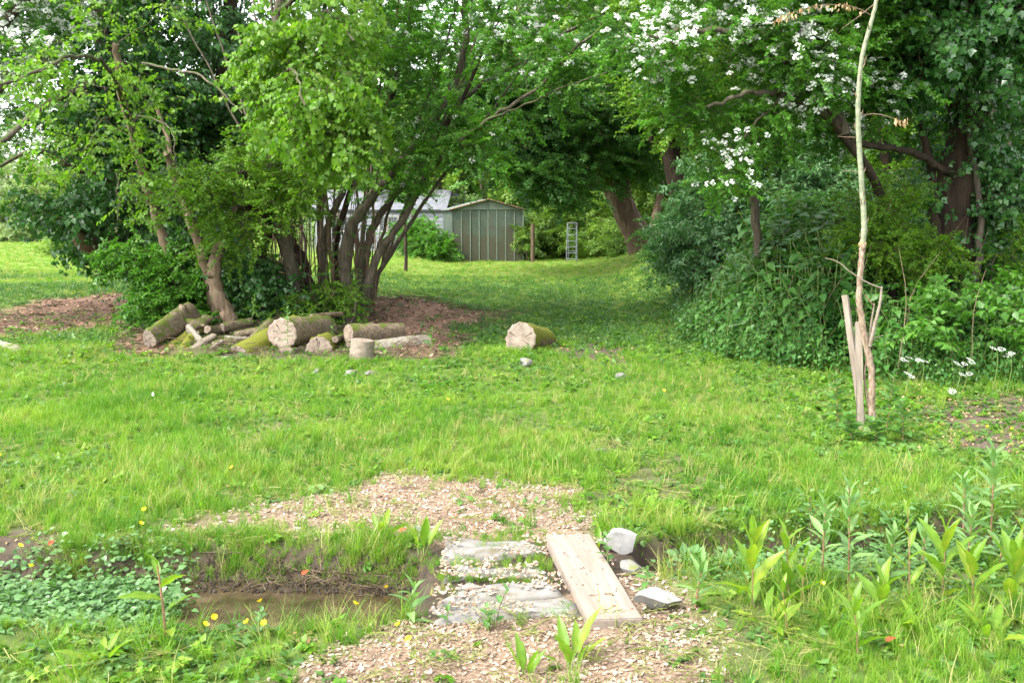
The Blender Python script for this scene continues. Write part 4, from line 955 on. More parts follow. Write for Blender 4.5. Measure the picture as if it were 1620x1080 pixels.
bush('climber', 'bright green climbing leaves round the foot of the ivy-covered trunk', 'bush', [lobe(1440, 400, 11.0, 60, 45, .5), lobe(1470, 400, 11.1, 50, 30, .4), lobe(1590, 400, 11.2, 50, 50, .5), lobe(1360, 390, 11.2, 50, 45, .5), lobe(1400, 320, 11.2, 55, 40, .5)], 150, 'bright', .25, 216, gap=.35, per=7, rb=.006, minz=.4)
for k_, (px, Y, lab) in enumerate([(1575, 14, 'thin straight trunk just right of the ivy-covered trunk'), (1598, 15, 'thin straight trunk second to the right of the ivy-covered trunk'), (1556, 16.5, 'thin pale trunk behind the ivy-covered trunk'), (1640, 14, 'thin straight trunk at the right edge')]):
    tree('slim_trunk', lab, 'tree', 'slim trunks at the right edge', [([(px, 440, Y), (px + 4, 330, Y), (px - 4, 180, Y), (px + 6, -40, Y)], .055, .04, M['bark'])],
        [lobe(px, 40, Y, 70, 70, 1)], 24, 'thorn', .4, M['bark'], per=6, seed=140 + k_, gap=.3, k=7)
# --- D: hawthorn in blossom on the right
T_haw, o_, _ = tree('hawthorn_tree', 'hawthorn with white blossom hanging over the clearing from the right', 'tree', 'hawthorns in blossom',
    [([(1410, 480, 11.5), (1405, 380, 11.4), (1380, 280, 11), (1335, 215, 10.4), (1290, 150, 10.2), (1240, 90, 10), (1190, 20, 10), (1150, -60, 10)], .065, .03, M['bark_dark']),
     ([(1310, 185, 10.3), (1240, 150, 10), (1180, 150, 9.8), (1120, 170, 9.8)], .05, .016, M['bark']),
     ([(1260, 110, 10.1), (1180, 60, 9.8), (1100, 45, 9.7), (1030, 60, 9.7)], .05, .014, M['bark']),
     ([(1335, 215, 10.4), (1300, 120, 10.6), (1310, 30, 10.8), (1330, -60, 11)], .08, .04, M['bark']),
     ([(1240, 150, 10), (1190, 200, 9.9), (1150, 260, 9.9)], .02, .006, M['bark'])],
    [lobe(1060, 60, 9.9, 85, 65, .7), lobe(1150, 90, 10, 95, 80, .8), lobe(1250, 90, 10.2, 100, 80, .9), lobe(1200, 190, 10, 80, 60, .7), lobe(1340, 160, 10.6, 90, 70, .8), lobe(1330, 60, 10.8, 100, 80, .9), lobe(1150, 265, 9.9, 28, 50, .35, .6), lobe(1240, -60, 10.4, 260, 80, 1.4), lobe(1060, 160, 10, 60, 30, .4, .5)],
    430, 'thorn', .33, M['bark'], per=8, seed=131, gap=.42, gapf=1.2, rb=.008)
BL = [(1030, 60, 60), (1075, 40, 60), (1170, 45, 50), (1260, 55, 45), (1035, 110, 30), (1190, 110, 40), (1290, 150, 60), (1400, 150, 45), (1330, 190, 45), (1140, 250, 35), (1150, 300, 25), (1240, 160, 25), (1010, 0, 60)]
def bl_w(p):
    v = p - np.array([0, 0, CAMH]); Yc = v[1] * CT - v[2] * ST
    px, py = 810 + FPX * v[0] / Yc, 540 - FPX * (v[2] * CT + v[1] * ST) / Yc
    return max(math.exp(-((px - a) ** 2 + (py - b) ** 2) / (r * r * .8)) for a, b, r in BL) + (.25 if py < -10 else .012)
add_blossom(T_haw, o_, 1900, bl_w, (.055, .10), 2)
tree('maple_sprig_tree', 'yellow-green tree hanging behind the blossom at the top centre right', 'tree', None,
    [([(1200, 440, 13), (1195, 330, 13), (1180, 200, 12.6), (1150, 80, 12.2), (1120, -60, 12)], .07, .03)],
    [lobe(1130, 170, 12.2, 110, 60, .9), lobe(1050, 150, 12, 60, 36, .6), lobe(1180, 60, 12.4, 110, 70, 1), lobe(1120, -50, 12.4, 170, 60, 1.2), lobe(1180, 250, 12.4, 40, 40, .5, .6)],
    150, 'bright', .38, M['bark'], per=6, seed=132, gap=.42, rb=.008)
# overhead canopy on the left outside the top, so that the clump shades itself as in the wood
# --- sapling in the lawn before the fence
tree('slender_sapling', 'slender straight sapling standing on the lawn left of the shed', 'sapling', None,
    [([(642, 434, 27), (641, 380, 27), (643, 320, 27), (650, 250, 27)], .055, .03, M['bark_dark']), ([(643, 350, 27), (655, 320, 27), (668, 290, 27)], .02, .012, M['bark_dark'])],
    [lobe(650, 290, 27, 28, 26, .5)], 16, 'thorn', .5, M['bark_dark'], per=4, seed=133, gap=.1, k=7)

# ---------------------------------------------------------------- nettles and rank growth on the right
MOUND = gpoly([(1105, 552), (1130, 470), (1190, 432), (1500, 425), (1560, 600), (1400, 580), (1300, 556), (1200, 545)])
BANK = gpoly([(1385, 590), (1395, 520), (1480, 470), (1900, 440), (1900, 620), (1620, 612), (1480, 600)])
def fill(polys, n, soft, box_):
    x = RNG.uniform(box_[0], box_[1], n); y = RNG.uniform(box_[2], box_[3], n)
    m = np.max([poly_dist(x, y, p) for p in polys], 0) + .5 * (fbm(x * 2, y * 2, 13) - .5)
    k = m > 0; return x[k], y[k], m[k]
x = RNG.uniform(2.0, 8.5, 5200); y = RNG.uniform(8.2, 15.0, 5200)
edge = np.interp(y, [8.3, 9.0, 10.0, 11.5, 12.5, 14, 15], [4.3, 3.55, 3.1, 2.3, 2.2, 2.3, 2.6]) + .35 * (vnoise(x * 1.3, y * 1.3, 61) - .5)
m = x - edge; k = m > 0; x, y, m = x[k], y[k], m[k]
yb = np.interp(x, [2, 3.0, 3.6, 8], [11.0, 10.2, 9.1, 8.7]); k = y > yb + .3 * (vnoise(x * 2, y, 62) - .5); x, y, m, yb = x[k], y[k], m[k], yb[k]
h = (.22 + .80 * sstep(0, 1.5, np.minimum(m, (y - yb) * 1.1)) * (.65 + .7 * fbm(x * 1.1, y * 1.1, 19)) + .26 * RNG.random(len(x)) ** 2) * (1 - .42 * sstep(3.5, 4.3, x - .12 * (y - 10)) * (.55 + .9 * vnoise(x * .9, y * .9, 27)))
scatter('nettle_bed', np.stack([x, y, gz(x, y) - .02], -1), upright(len(x), .12), h, SP['nettle'], None, 'deep bed of nettles heaped up along the right edge of the clearing')
x = RNG.uniform(3.4, 8, 900); y = RNG.uniform(8.9, 12.5, 900); k = (x > 3.9 - .25 * (y - 9)) & (fbm(x * .9, y * .9, 29) > .47); x, y = x[k], y[k]
hz = gz(x, y) + .30 + .45 * RNG.random(len(x))
scatter('bramble_tangle', np.stack([x, y, hz], -1), np.stack([RNG.normal(0, .5, len(x)), RNG.normal(-.1, .4, len(x)), RNG.uniform(0, 6.28, len(x))], -1), .30 + .22 * RNG.random(len(x)), SP['under'], None, 'arching bramble sprays growing through the nettles on the right')
x = RNG.uniform(2.4, 7.5, 60); y = RNG.uniform(9.4, 13.5, 60); k = x > 3.6 - .25 * (y - 9.4); x, y = x[k], y[k]
mb = MB()
for a, b in zip(x, y):
    g = float(gz(a, b)); h_ = RNG.uniform(.7, 1.35); tube(mb, smooth_path([(a, b, g), (a + RNG.normal(0, .05), b, g + h_ * .6), (a + RNG.normal(0, .14), b + RNG.normal(0, .1), g + h_)], 3), np.linspace(.006, .002, 7), 4, cap=False)
tag(mb.obj('dead_stalks', M['bark_pale']), 'thin dead stalks standing in the nettles', kind='stuff')
# lower rank growth along the feet of the trees
x = RNG.uniform(.8, 9, 2600); y = RNG.uniform(12, 27, 2600); k = (x > .11 * y + .2 * vnoise(x, y, 2) + .3 * (y < 14) + .6) & (x < .11 * y + 3.2); x, y = x[k], y[k]
scatter('shade_plants', np.stack([x, y, gz(x, y) - .02], -1), upright(len(x), .15), .16 + .28 * RNG.random(len(x)) ** 2 * sstep(0, 1.2, x - .11 * y - .7), SP['nettle'], None, 'low leafy plants in the shade at the edge of the wood')
x, y = sample(6500, 6.5, 12, .5, 1.0); k = (x > 2.3 + .35 * (fbm(x, y, 5) - .5) * 4) & (m_bare(x, y) < .7 * RNG.random(len(x)) + .25); x, y = x[k], y[k]
scatter('verge_weeds', np.stack([x, y, gz(x, y) - .01], -1), upright(len(x), .2), .07 + .09 * RNG.random(len(x)), SP['weed'], None, 'mixed low weeds on the right verge')

# ---------------------------------------------------------------- things: shed, fences, buildings
M['shed'] = tex_mat('green_painted_steel', [(.25, (0.044, 0.060, 0.044)), (.5, (0.065, 0.086, 0.065)), (.8, (0.088, 0.109, 0.086))], (2.5, 2.5, 1.2), 6, .7, .08, .003, spec=.2)
M['shed_dirty'] = None
def shed_mat():
    m = M['shed'].copy(); m.name = 'stained_green_steel'; N, L = m.node_tree.nodes, m.node_tree.links
    p = next(n for n in N if n.type == 'BSDF_PRINCIPLED'); src = p.inputs['Base Color'].links[0].from_socket
    tc = N.new('ShaderNodeTexCoord'); sx = N.new('ShaderNodeSeparateXYZ'); L.new(tc.outputs['Object'], sx.inputs[0])
    nz = N.new('ShaderNodeTexNoise'); nz.inputs['Scale'].default_value = 1.6; nz.inputs['Detail'].default_value = 7; L.new(tc.outputs['Object'], nz.inputs['Vector'])
    a = N.new('ShaderNodeMath'); a.operation = 'MULTIPLY_ADD'; a.inputs[1].default_value = -.42; L.new(sx.outputs['Z'], a.inputs[0]); L.new(nz.outputs['Fac'], a.inputs[2])
    mr = N.new('ShaderNodeMapRange'); mr.inputs[1].default_value = -.08; mr.inputs[2].default_value = .10; mr.inputs[4].default_value = .7; L.new(a.outputs[0], mr.inputs[0])
    mx = N.new('ShaderNodeMix'); mx.data_type = 'RGBA'; L.new(mr.outputs[0], mx.inputs[0]); L.new(src, mx.inputs[6]); mx.inputs[7].default_value = lin((.062, .052, .032))
    L.new(mx.outputs[2], p.inputs['Base Color']); return m
M['shed_dirty'] = shed_mat()
M['shed_pale'] = tex_mat('pale_green_trim', [(.3, (0.090, 0.112, 0.090)), (.7, (0.135, 0.158, 0.131))], (3, 3, 3), 5, .5, .1, .003, spec=.4)
M['shed_rib'] = tex_mat('rib_green_steel', [(.3, (.13, .165, .13)), (.7, (.19, .23, .185))], (3, 3, 3), 4, .7, .05, .002)
M['rust'] = tex_mat('rusty_edge', [(.3, (.10, .055, .03)), (.7, (.20, .13, .09))], (10, 10, 10), 5, .8, .3, .004)
sx_, sy_ = at(716, 400, 34.6)[:2]
shed = thing('garden_shed', 'small green metal garden shed with shallow gable roof at the end of the lawn', 'shed', (sx_, sy_, float(gz(sx_, sy_)) - .02), R(12))
W_, D_, H_, AP = 2.50, 1.95, 1.80, 2.12
def part(name, mat, root, fn, smooth=False):
    mb = MB(); fn(mb); return mb.obj(name, mat, root, smooth)
np_ = 8; pw = W_ / np_
rgs = np.random.default_rng(4)
for k in range(np_):
    part('panel', M['shed_dirty'], shed, lambda m: box(m, (pw * (k + .5), rgs.normal(0, .004), H_ / 2), (pw - .002, .012, H_ - .004)))
for k in range(np_ + 1):
    part('rib', M['shed_rib'] if k else M['shed'], shed, lambda m: box(m, (pw * k, -.014, H_ / 2), (.026 if 0 < k < np_ else .04, .016, H_ - .02)))
def gable(m, y):
    m.add([(-.03, y, H_ + .004), (W_ + .03, y, H_ + .004), (W_ / 2, y, AP), (-.03, y + .02, H_ + .004), (W_ + .03, y + .02, H_ + .004), (W_ / 2, y + .02, AP)], [[0, 1, 2], [5, 4, 3], [0, 3, 4, 1], [1, 4, 5, 2], [2, 5, 3, 0]])
part('gable', M['shed_pale'], shed, lambda m: gable(m, -.03))
part('gable_seam', M['shed'], shed, lambda m: box(m, (W_ / 2, -.037, (H_ + AP) / 2), (.02, .012, AP - H_ - .03)))
part('side_wall', M['shed'], shed, lambda m: [box(m, (-.004 - .012 * (k % 2), .14 + k * D_ / 14 * .97, H_ / 2), (.012, D_ / 14, H_ - .004)) for k in range(14)])
part('side_wall', M['shed'], shed, lambda m: box(m, (W_ + .004, D_ / 2, H_ / 2), (.012, D_ - .02, H_)))
part('back_wall', M['shed'], shed, lambda m: box(m, (W_ / 2, D_, H_ / 2), (W_ - .02, .012, H_)))
for s in (-1, 1):
    def rf(m):
        e0 = np.array([W_ / 2 + s * (W_ / 2 + .12), 0, H_ - .02]); a = np.array([W_ / 2, 0, AP + .02])
        V = [(*e0[:1], -.10, e0[2]), (a[0], -.10, a[2]), (a[0], D_ + .08, a[2]), (e0[0], D_ + .08, e0[2])]
        V2 = [(x, y, z + .025) for x, y, z in V]
        m.add(V + V2, [[0, 1, 2, 3], [7, 6, 5, 4], [0, 4, 5, 1], [1, 5, 6, 2], [2, 6, 7, 3], [3, 7, 4, 0]])
    part('roof_sheet', M['shed_pale'], shed, rf)
    def tr(m):
        tube(m, [(W_ / 2 + s * (W_ / 2 + .12), -.115, H_ - .005), (W_ / 2 + s * .01, -.115, AP + .035)], .022, 4)
    part('roof_trim', M['rust'], shed, tr)
# aluminium ladder
M['alu'] = tex_mat('weathered_aluminium', [(.3, (0.108, 0.122, 0.137)), (.7, (0.166, 0.180, 0.194))], (6, 6, 6), 4, .4, .1, .002, spec=.6)
lx, ly = at(905, 405, 34.0)[:2]
lad = thing('step_ladder', 'grey aluminium step ladder standing open beside the bushes right of the shed', 'ladder', (lx, ly, float(gz(lx, ly))), R(-8))
for s in (-1, 1): part('rail', M['alu'], lad, lambda m: tube(m, [(s * .18, -.10, 0), (s * .155, 0, 1.30)], .018, 4))
for k, z in enumerate((.10, .30, .50, .70, .92, 1.12)): part('tread', M['alu'], lad, lambda m: box(m, (0, -.10 + z * .075 + .02, z), (.33, .07, .022)))
for s in (-1, 1): part('rear_leg', M['alu'], lad, lambda m: tube(m, [(s * .13 - .03, .42, 0), (s * .11, .04, 1.28)], .013, 4))
part('top_plate', M['alu'], lad, lambda m: box(m, (0, .02, 1.31), (.35, .14, .03)))
part('rear_brace', M['alu'], lad, lambda m: box(m, (-.02, .32, .35), (.25, .02, .02)))
# posts
M['greywood'] = tex_mat('weathered_wood', [(.25, (0.102, 0.085, 0.064)), (.5, (0.204, 0.170, 0.132)), (.8, (0.323, 0.281, 0.230))], (30, 30, 3), 7, .85, .6, .006)
M['darkwood'] = tex_mat('dark_old_wood', [(.25, (.04, .028, .018)), (.6, (.10, .07, .045)), (.8, (.16, .12, .08))], (20, 20, 3), 7, .9, .6, .01)
def post(px, pyb, Y, h, r, label, mat, name='fence_post', lean=0.0):
    bx, by = at(px, pyb, Y)[:2]; mb = MB()
    bz = float(gz(bx, by))
    P = [(bx, by, bz - .1), (bx + lean * .5, by, bz + h * .5), (bx + lean, by, bz + h)]
    tube(mb, P, [r, r * .97, r * .9], 8, rough=.05)
    return tag(mb.obj(name, mat, None, True, loc=(bx, by, bz)), label, 'post')
post(843, 410, 34.2, 1.32, .07, 'dark round wooden post just right of the garden shed', M['darkwood'])
post(852, 400, 37, 1.25, .05, 'thin brown post behind the dark round post', M['darkwood'])
post(614, 400, 37.8, 1.9, .045, 'thin grey pole standing before the grey outbuilding', M['greywood'], 'pole')
post(86, 405, 39, .7, .12, 'short pinkish weathered stump post at the far left of the lawn', M['greywood'])
post(97, 405, 41, .75, .10, 'short dark post right of the pinkish stump post', M['darkwood'])
# grey outbuilding with weatherboards
M['greyboard'] = tex_mat('blue_grey_boards', [(.3, (0.120, 0.130, 0.150)), (.7, (0.190, 0.200, 0.220))], (4, 4, 12), 5, .8, .2, .004, attr=.3)
M['slate'] = tex_mat('grey_roof', [(.3, (0.080, 0.085, 0.095)), (.7, (0.150, 0.155, 0.170))], (6, 6, 6), 5, .8, .3, .01)
M['render'] = tex_mat('pale_rendered_wall', [(.3, (0.228, 0.222, 0.210)), (.7, (0.312, 0.306, 0.294))], (5, 5, 5), 5, .9, .3, .006)
M['brick'] = tex_mat('old_brick', [(.3, (.17, .075, .045)), (.7, (.34, .18, .12))], (9, 9, 9), 5, .9, .4, .01, attr=.4)
M['mortar'] = tex_mat('mortar', [(.3, (.22, .20, .17)), (.7, (.34, .31, .27))], (9, 9, 9), 5, .9, .4, .01)
M['void'] = tex_mat('dark_window_glass', [(.3, (.02, .024, .028)), (.7, (.05, .055, .06))], (3, 3, 3), 3, .2, 0)
ox, oy = at(500, 400, 40.5)[:2]; Wo = 5.2; Ho = 1.85
ob_ = thing('outbuilding', 'low blue-grey boarded outbuilding behind the wire fence, left of the shed', 'outbuilding', (ox, oy, 0), R(-3))
bh = Ho / 11
for k in range(11):
    part('board', M['greyboard'], ob_, lambda m: box(m, (Wo / 2, .0, bh * (k + .5)), (Wo, .03, bh - .012), rotm(R(-6), 0, 0), v=rgs.random()))
part('wall', M['slate'], ob_, lambda m: box(m, (Wo / 2, 1.5, Ho / 2), (Wo - .04, 2.9, Ho - .02)))
part('roof', M['slate'], ob_, lambda m: box(m, (Wo / 2, .85, Ho + .35), (Wo + .3, 2.2, .06), rotm(R(22), 0, 0)))
for xx in (1.1, 3.0):
    w = part('window_frame', M['render'], ob_, lambda m: [box(m, (xx, -.045, 1.25 + s * .3), (.84, .05, .06)) for s in (-1, 1)] + [box(m, (xx + s * .39, -.045, 1.25), (.06, .05, .53)) for s in (-1, 1)])
    q = part('window_pane', M['void'], w, lambda m: box(m, (xx, -.04, 1.25), (.71, .02, .53)))
cx_, cy_ = at(658, 400, 43)[:2]
cot = thing('small_building', 'pale rendered building with a brick corner glimpsed left of the shed roof', 'building', (cx_, cy_, 0), R(4))
part('wall', M['render'], cot, lambda m: box(m, (1.0, 1.5, 1.05), (2.0, 3, 2.1)))
part('roof', M['slate'], cot, lambda m: box(m, (1.0, .9, 2.45), (2.4, 2.6, .07), rotm(R(25), 0, 0)))
bc = part('brick_corner', M['mortar'], cot, lambda m: box(m, (.14, -.03, 1.05), (.44, .05, 2.08)))
brick_me = None
for r_ in range(20):
    for c_ in range(2):
        if brick_me is None:
            mb = MB(); box(mb, (0, 0, 0), (.205, .03, .085)); brick_me = mb.mesh('brick', M['brick'])
        o = link('brick', brick_me, bc, (-.02 + c_ * .22 + (.05 if r_ % 2 else 0), -.065, .08 + r_ * .103))
# wire fence
M['wire'] = tex_mat('galvanised_wire', [(.3, (.16, .17, .17)), (.7, (.28, .29, .29))], (9, 9, 9), 2, .5, 0, spec=.5)
fa, fb = at(478, 405, 38), at(652, 405, 37.4)
fz = float(gz(fa[0], fa[1])); L_f = float(np.hypot(*(fb - fa)[:2])); an = math.atan2(fb[1] - fa[1], fb[0] - fa[0])
wf = thing('wire_fence', 'square mesh wire fence on thin posts in front of the grey outbuilding', 'fence', (fa[0], fa[1], fz), an)
def wires(m):
    for k in range(int(L_f / .1) + 1): box(m, (k * .1, 0, .72), (.007, .007, 1.4))
    for k in range(15): box(m, (L_f / 2, .006, .03 + k * .1), (L_f, .007, .007))
wm = part('wire_mesh', M['wire'], wf, wires)
for k in range(4): part('post', M['darkwood'], wf, lambda m: tube(m, [(L_f * k / 3, .05, -.05), (L_f * k / 3, .05, 1.55)], .035, 6))
# dim low building at the left
M['tan'] = tex_mat('tan_boards', [(.3, (.16, .13, .085)), (.7, (.25, .21, .14))], (5, 5, 5), 5, .8, .2, .004)
tx_, ty_ = at(140, 405, 39.5)[:2]
lb = thing('low_building', 'dim low tan building under the ivy-covered tree at the end of the left lawn', 'building', (tx_, ty_, 0), R(5))
part('wall', M['tan'], lb, lambda m: box(m, (1.35, 1.2, .95), (2.7, 2.4, 1.0)))
part('base', M['darkwood'], lb, lambda m: box(m, (1.35, 1.25, .25), (2.6, 2.4, .5)))
part('roof', M['darkwood'], lb, lambda m: box(m, (1.4, 1.1, 1.62), (3.6, 3.2, .12), rotm(R(8), 0, 0)))
part('roof_edge', M['rust'], lb, lambda m: box(m, (1.4, -.52, 1.46), (3.6, .05, .2)))
for xx in (.1, 2.55): part('roof_post', M['darkwood'], lb, lambda m: box(m, (xx, -.4, .7), (.08, .08, 1.4)))
for k_, (px, py, Y, rx, ry, kd, lab) in enumerate([(130, 398, 37, 22, 14, 'far', 'bright low bush before the left end of the dim low building'), (195, 402, 37, 45, 12, 'thorn', 'low dark hedge in front of the dim low building'), (30, 385, 55, 60, 24, 'far_haze', 'pale bush beyond the lawn at the far left'), (90, 380, 60, 34, 30, 'far_haze', 'pale bush behind the short posts at the far left'), (60, 350, 66, 40, 26, 'far_haze', 'white-flowering pale bush among the haze-paled trees at the far left')]):
    rt, out_ = bush('bush', lab, 'bush', [lobe(px, py, Y, rx, ry, 1.2), lobe(px + rx * .5, py + 3, Y, rx * .6, ry * .7, 1)], 60, kd, .8, 230 + k_, gap=.15, rb=.012, reach=.8)
    if k_ == 4: add_blossom(rt, out_, 260, lambda p: 1, (.35, .6), 9)
# brush pile right of the shed
bx_, by_ = at(880, 398, 38)[:2]
bp_ = thing('brush_pile', 'pile of cut sticks and branches between the dark post and the ladder', 'brush pile', (bx_, by_, float(gz(bx_, by_))))
for k in range(34):
    c = rgs.normal(0, 1, 3) * np.array([.45, .3, .0]); c[2] = .05 + .38 * rgs.random() * math.exp(-abs(c[0]) * 1.6); a = rgs.uniform(-.5, .5) + (math.pi if rgs.random() < .5 else 0); l = rgs.uniform(.3, .9)
    d = np.array([math.cos(a) * l / 2, rgs.normal(0, .1), rgs.normal(0, .10)])
    part('stick', M['bark_pale'] if k % 3 else M['bark'], bp_, lambda m: tube(m, smooth_path([c - d, c + rgs.normal(0, .03, 3), c + d], 2), rgs.uniform(.012, .035), 5))

# ---------------------------------------------------------------- logs
def rings_mat(name, c0, c1, c2):
    m, N, L = nodes(name)
    a = N.new('ShaderNodeAttribute'); a.attribute_name = 'v'; tc = N.new('ShaderNodeTexCoord')
    nz = N.new('ShaderNodeTexNoise'); nz.inputs['Scale'].default_value = 7; nz.inputs['Detail'].default_value = 6; L.new(tc.outputs['Object'], nz.inputs['Vector'])
    s = N.new('ShaderNodeMath'); s.operation = 'MULTIPLY_ADD'; s.inputs[1].default_value = .18; L.new(nz.outputs['Fac'], s.inputs[0]); L.new(a.outputs['Fac'], s.inputs[2])
    f = N.new('ShaderNodeMath'); f.operation = 'MULTIPLY'; f.inputs[1].default_value = 60; L.new(s.outputs[0], f.inputs[0])
    sn = N.new('ShaderNodeMath'); sn.operation = 'SINE'; L.new(f.outputs[0], sn.inputs[0])
    n2 = N.new('ShaderNodeTexNoise'); n2.inputs['Scale'].default_value = 14; n2.inputs['Detail'].default_value = 8; n2.inputs['Roughness'].default_value = .7; L.new(tc.outputs['Object'], n2.inputs['Vector'])
    ad = N.new('ShaderNodeMath'); ad.operation = 'MULTIPLY_ADD'; ad.inputs[1].default_value = .07; L.new(sn.outputs[0], ad.inputs[0]); L.new(n2.outputs['Fac'], ad.inputs[2])
    r = ramp(N, [(.28, c0), (.5, c1), (.7, c2)]); L.new(ad.outputs[0], r.inputs[0])
    p = N.new('ShaderNodeBsdfPrincipled'); L.new(r.outputs[0], p.inputs['Base Color']); p.inputs['Roughness'].default_value = .8
    b = N.new('ShaderNodeBump'); b.inputs['Strength'].default_value = .4; b.inputs['Distance'].default_value = .004; L.new(ad.outputs[0], b.inputs['Height']); L.new(b.outputs[0], p.inputs['Normal'])
    o = N.new('ShaderNodeOutputMaterial'); L.new(p.outputs[0], o.inputs[0]); return m
M['cut'] = rings_mat('cut_wood', (.08, .06, .042), (.17, .135, .10), (.25, .205, .16))
M['cut_pink'] = rings_mat('fresh_cut_wood', (.085, .058, .04), (.19, .145, .108), (.27, .22, .17))
M['bark_log'] = tex_mat('log_bark', [(.25, (.055, .040, .026)), (.5, (.14, .105, .07)), (.8, (.27, .22, .155))], (26, 26, 26), 8, .9, 1.0, .012, moss=((.075, .095, .014), .30, 6))
M['bark_moss'] = tex_mat('mossy_bark', [(.25, (.05, .038, .022)), (.5, (.12, .09, .055)), (.8, (.22, .17, .11))], (24, 24, 24), 8, .9, 1.0, .012, moss=((.12, .13, .014), .62, 6))
M['bark_grey'] = tex_mat('grey_log_bark', [(.25, (.10, .085, .065)), (.5, (.20, .175, .14)), (.8, (.32, .29, .24))], (30, 30, 30), 8, .9, 1.0, .008, moss=((.09, .11, .03), .2, 6))
M['bare_wood'] = tex_mat('barkless_wood', [(.25, (0.116, 0.089, 0.063)), (.5, (0.179, 0.148, 0.112)), (.8, (0.233, 0.201, 0.166))], (30, 30, 30), 7, .8, .5, .004)
def log(label, p0, p1, r0, r1, bark, cut=('s', 'e'), cm='cut', bend=.02, lump=.06, k=26, seed=0, name='log', stubs=0, ridge=0.0):
    """p0, p1: (px, py, Y) centres of the two ends"""
    rg = np.random.default_rng(seed + 300)
    A, B = (at(*p) if len(p) == 3 and p[0] > 5 else np.array(p) for p in (p0, p1))
    Lg = np.linalg.norm(B - A); n = 14
    mid = (A + B) / 2 + rg.normal(0, bend * Lg, 3)
    t = np.linspace(0, 1, n)[:, None]; P = A * (1 - t) ** 2 + 2 * mid * t * (1 - t) + B * t ** 2
    r = np.linspace(r0, r1, n) * (1 + lump * np.convolve(rg.normal(0, 1, n + 4), np.ones(5) / 5, 'valid'))
    cen = (A + B) / 2; cen[2] = min(A[2] - r0, B[2] - r1)
    root = thing(name, label, 'log', cen)
    T = np.gradient(P, axis=0); T /= np.linalg.norm(T, axis=1)[:, None]
    u = np.cross(T[0], [0, 0, 1.]); u /= np.linalg.norm(u); ang = np.arange(k) * 2 * math.pi / k
    pr = 1 + lump * .8 * np.sin(ang * 2 + rg.uniform(0, 6)) + lump * .5 * np.sin(ang * 3 + rg.uniform(0, 6)) + ridge * (np.arange(k) % 2 - .5)
    V = np.zeros((n, k, 3))
    for i in range(n):
        u = u - T[i] * u.dot(T[i]); u /= np.linalg.norm(u); w = np.cross(T[i], u)
        rr = r[i] * (pr + lump * .35 * rg.normal(0, 1, k))
        if i in (0, n - 1): rr = r[i] * pr
        V[i] = P[i] + (np.cos(ang) * rr)[:, None] * u + (np.sin(ang) * rr)[:, None] * w
    i, j = np.meshgrid(np.arange(n - 1), np.arange(k), indexing='ij'); a = i * k + j; b = i * k + (j + 1) % k
    mb = MB(); mb.add(V.reshape(-1, 3) - cen, np.stack([a, b, b + k, a + k], -1).reshape(-1, 4))
    for q in range(stubs):
        i = rg.integers(2, n - 2); a0 = rg.uniform(0, 6.28); d = V[i, int(a0 / 6.283 * k) % k] - P[i]; s = P[i] - cen
        tube(mb, [s + d * .6, s + d * 1.5 + T[i] * .02], [r[i] * .45, r[i] * .32], 8, rough=.08, rng=rg)
    mb.obj('bark', bark, root, smooth=True)
    for w_, idx, sg in (('s', 0, -1), ('e', n - 1, 1)):
        mbc = MB(); ring = V[idx]; c = P[idx]; out = T[idx] * sg
        Rr = [0.0, .25, .5, .75, .9]; VV = [c + out * .004 - cen]; vv = [0.0]
        for f in Rr[1:] + [1.0]:
            for q in range(k):
                VV.append(c + (ring[q] - c) * f * .985 + out * (.004 if f < 1 else -.004) - cen + out * rg.normal(0, .0015)); vv.append(f)
        F = [[0, 1 + q, 1 + (q + 1) % k] for q in range(k)] + [[1 + s * k + q, 1 + (s + 1) * k + q, 1 + (s + 1) * k + (q + 1) % k, 1 + s * k + (q + 1) % k] for s in range(4) for q in range(k)]
        mbc.add(VV, F, 0, np.array(vv))
        for q in range(3 if r0 > .09 else 1):
            j0 = int(rg.integers(0, k)); f0, f1 = rg.uniform(0, .2), rg.uniform(.6, .97); rj = ring[j0] - c; tn = np.cross(out, rj); tn /= np.linalg.norm(tn) + 1e-9
            mbc.add([c + rj * f0 + out * .0065 - cen, c + rj * f1 + tn * r[idx] * .035 + out * .0065 - cen, c + rj * f1 - tn * r[idx] * .025 + out * .0065 - cen], [[0, 1, 2], [2, 1, 0]][:1], 1)
        mbc.obj('cut_face', [M[cm], M['bark_dark']], root)
    return root
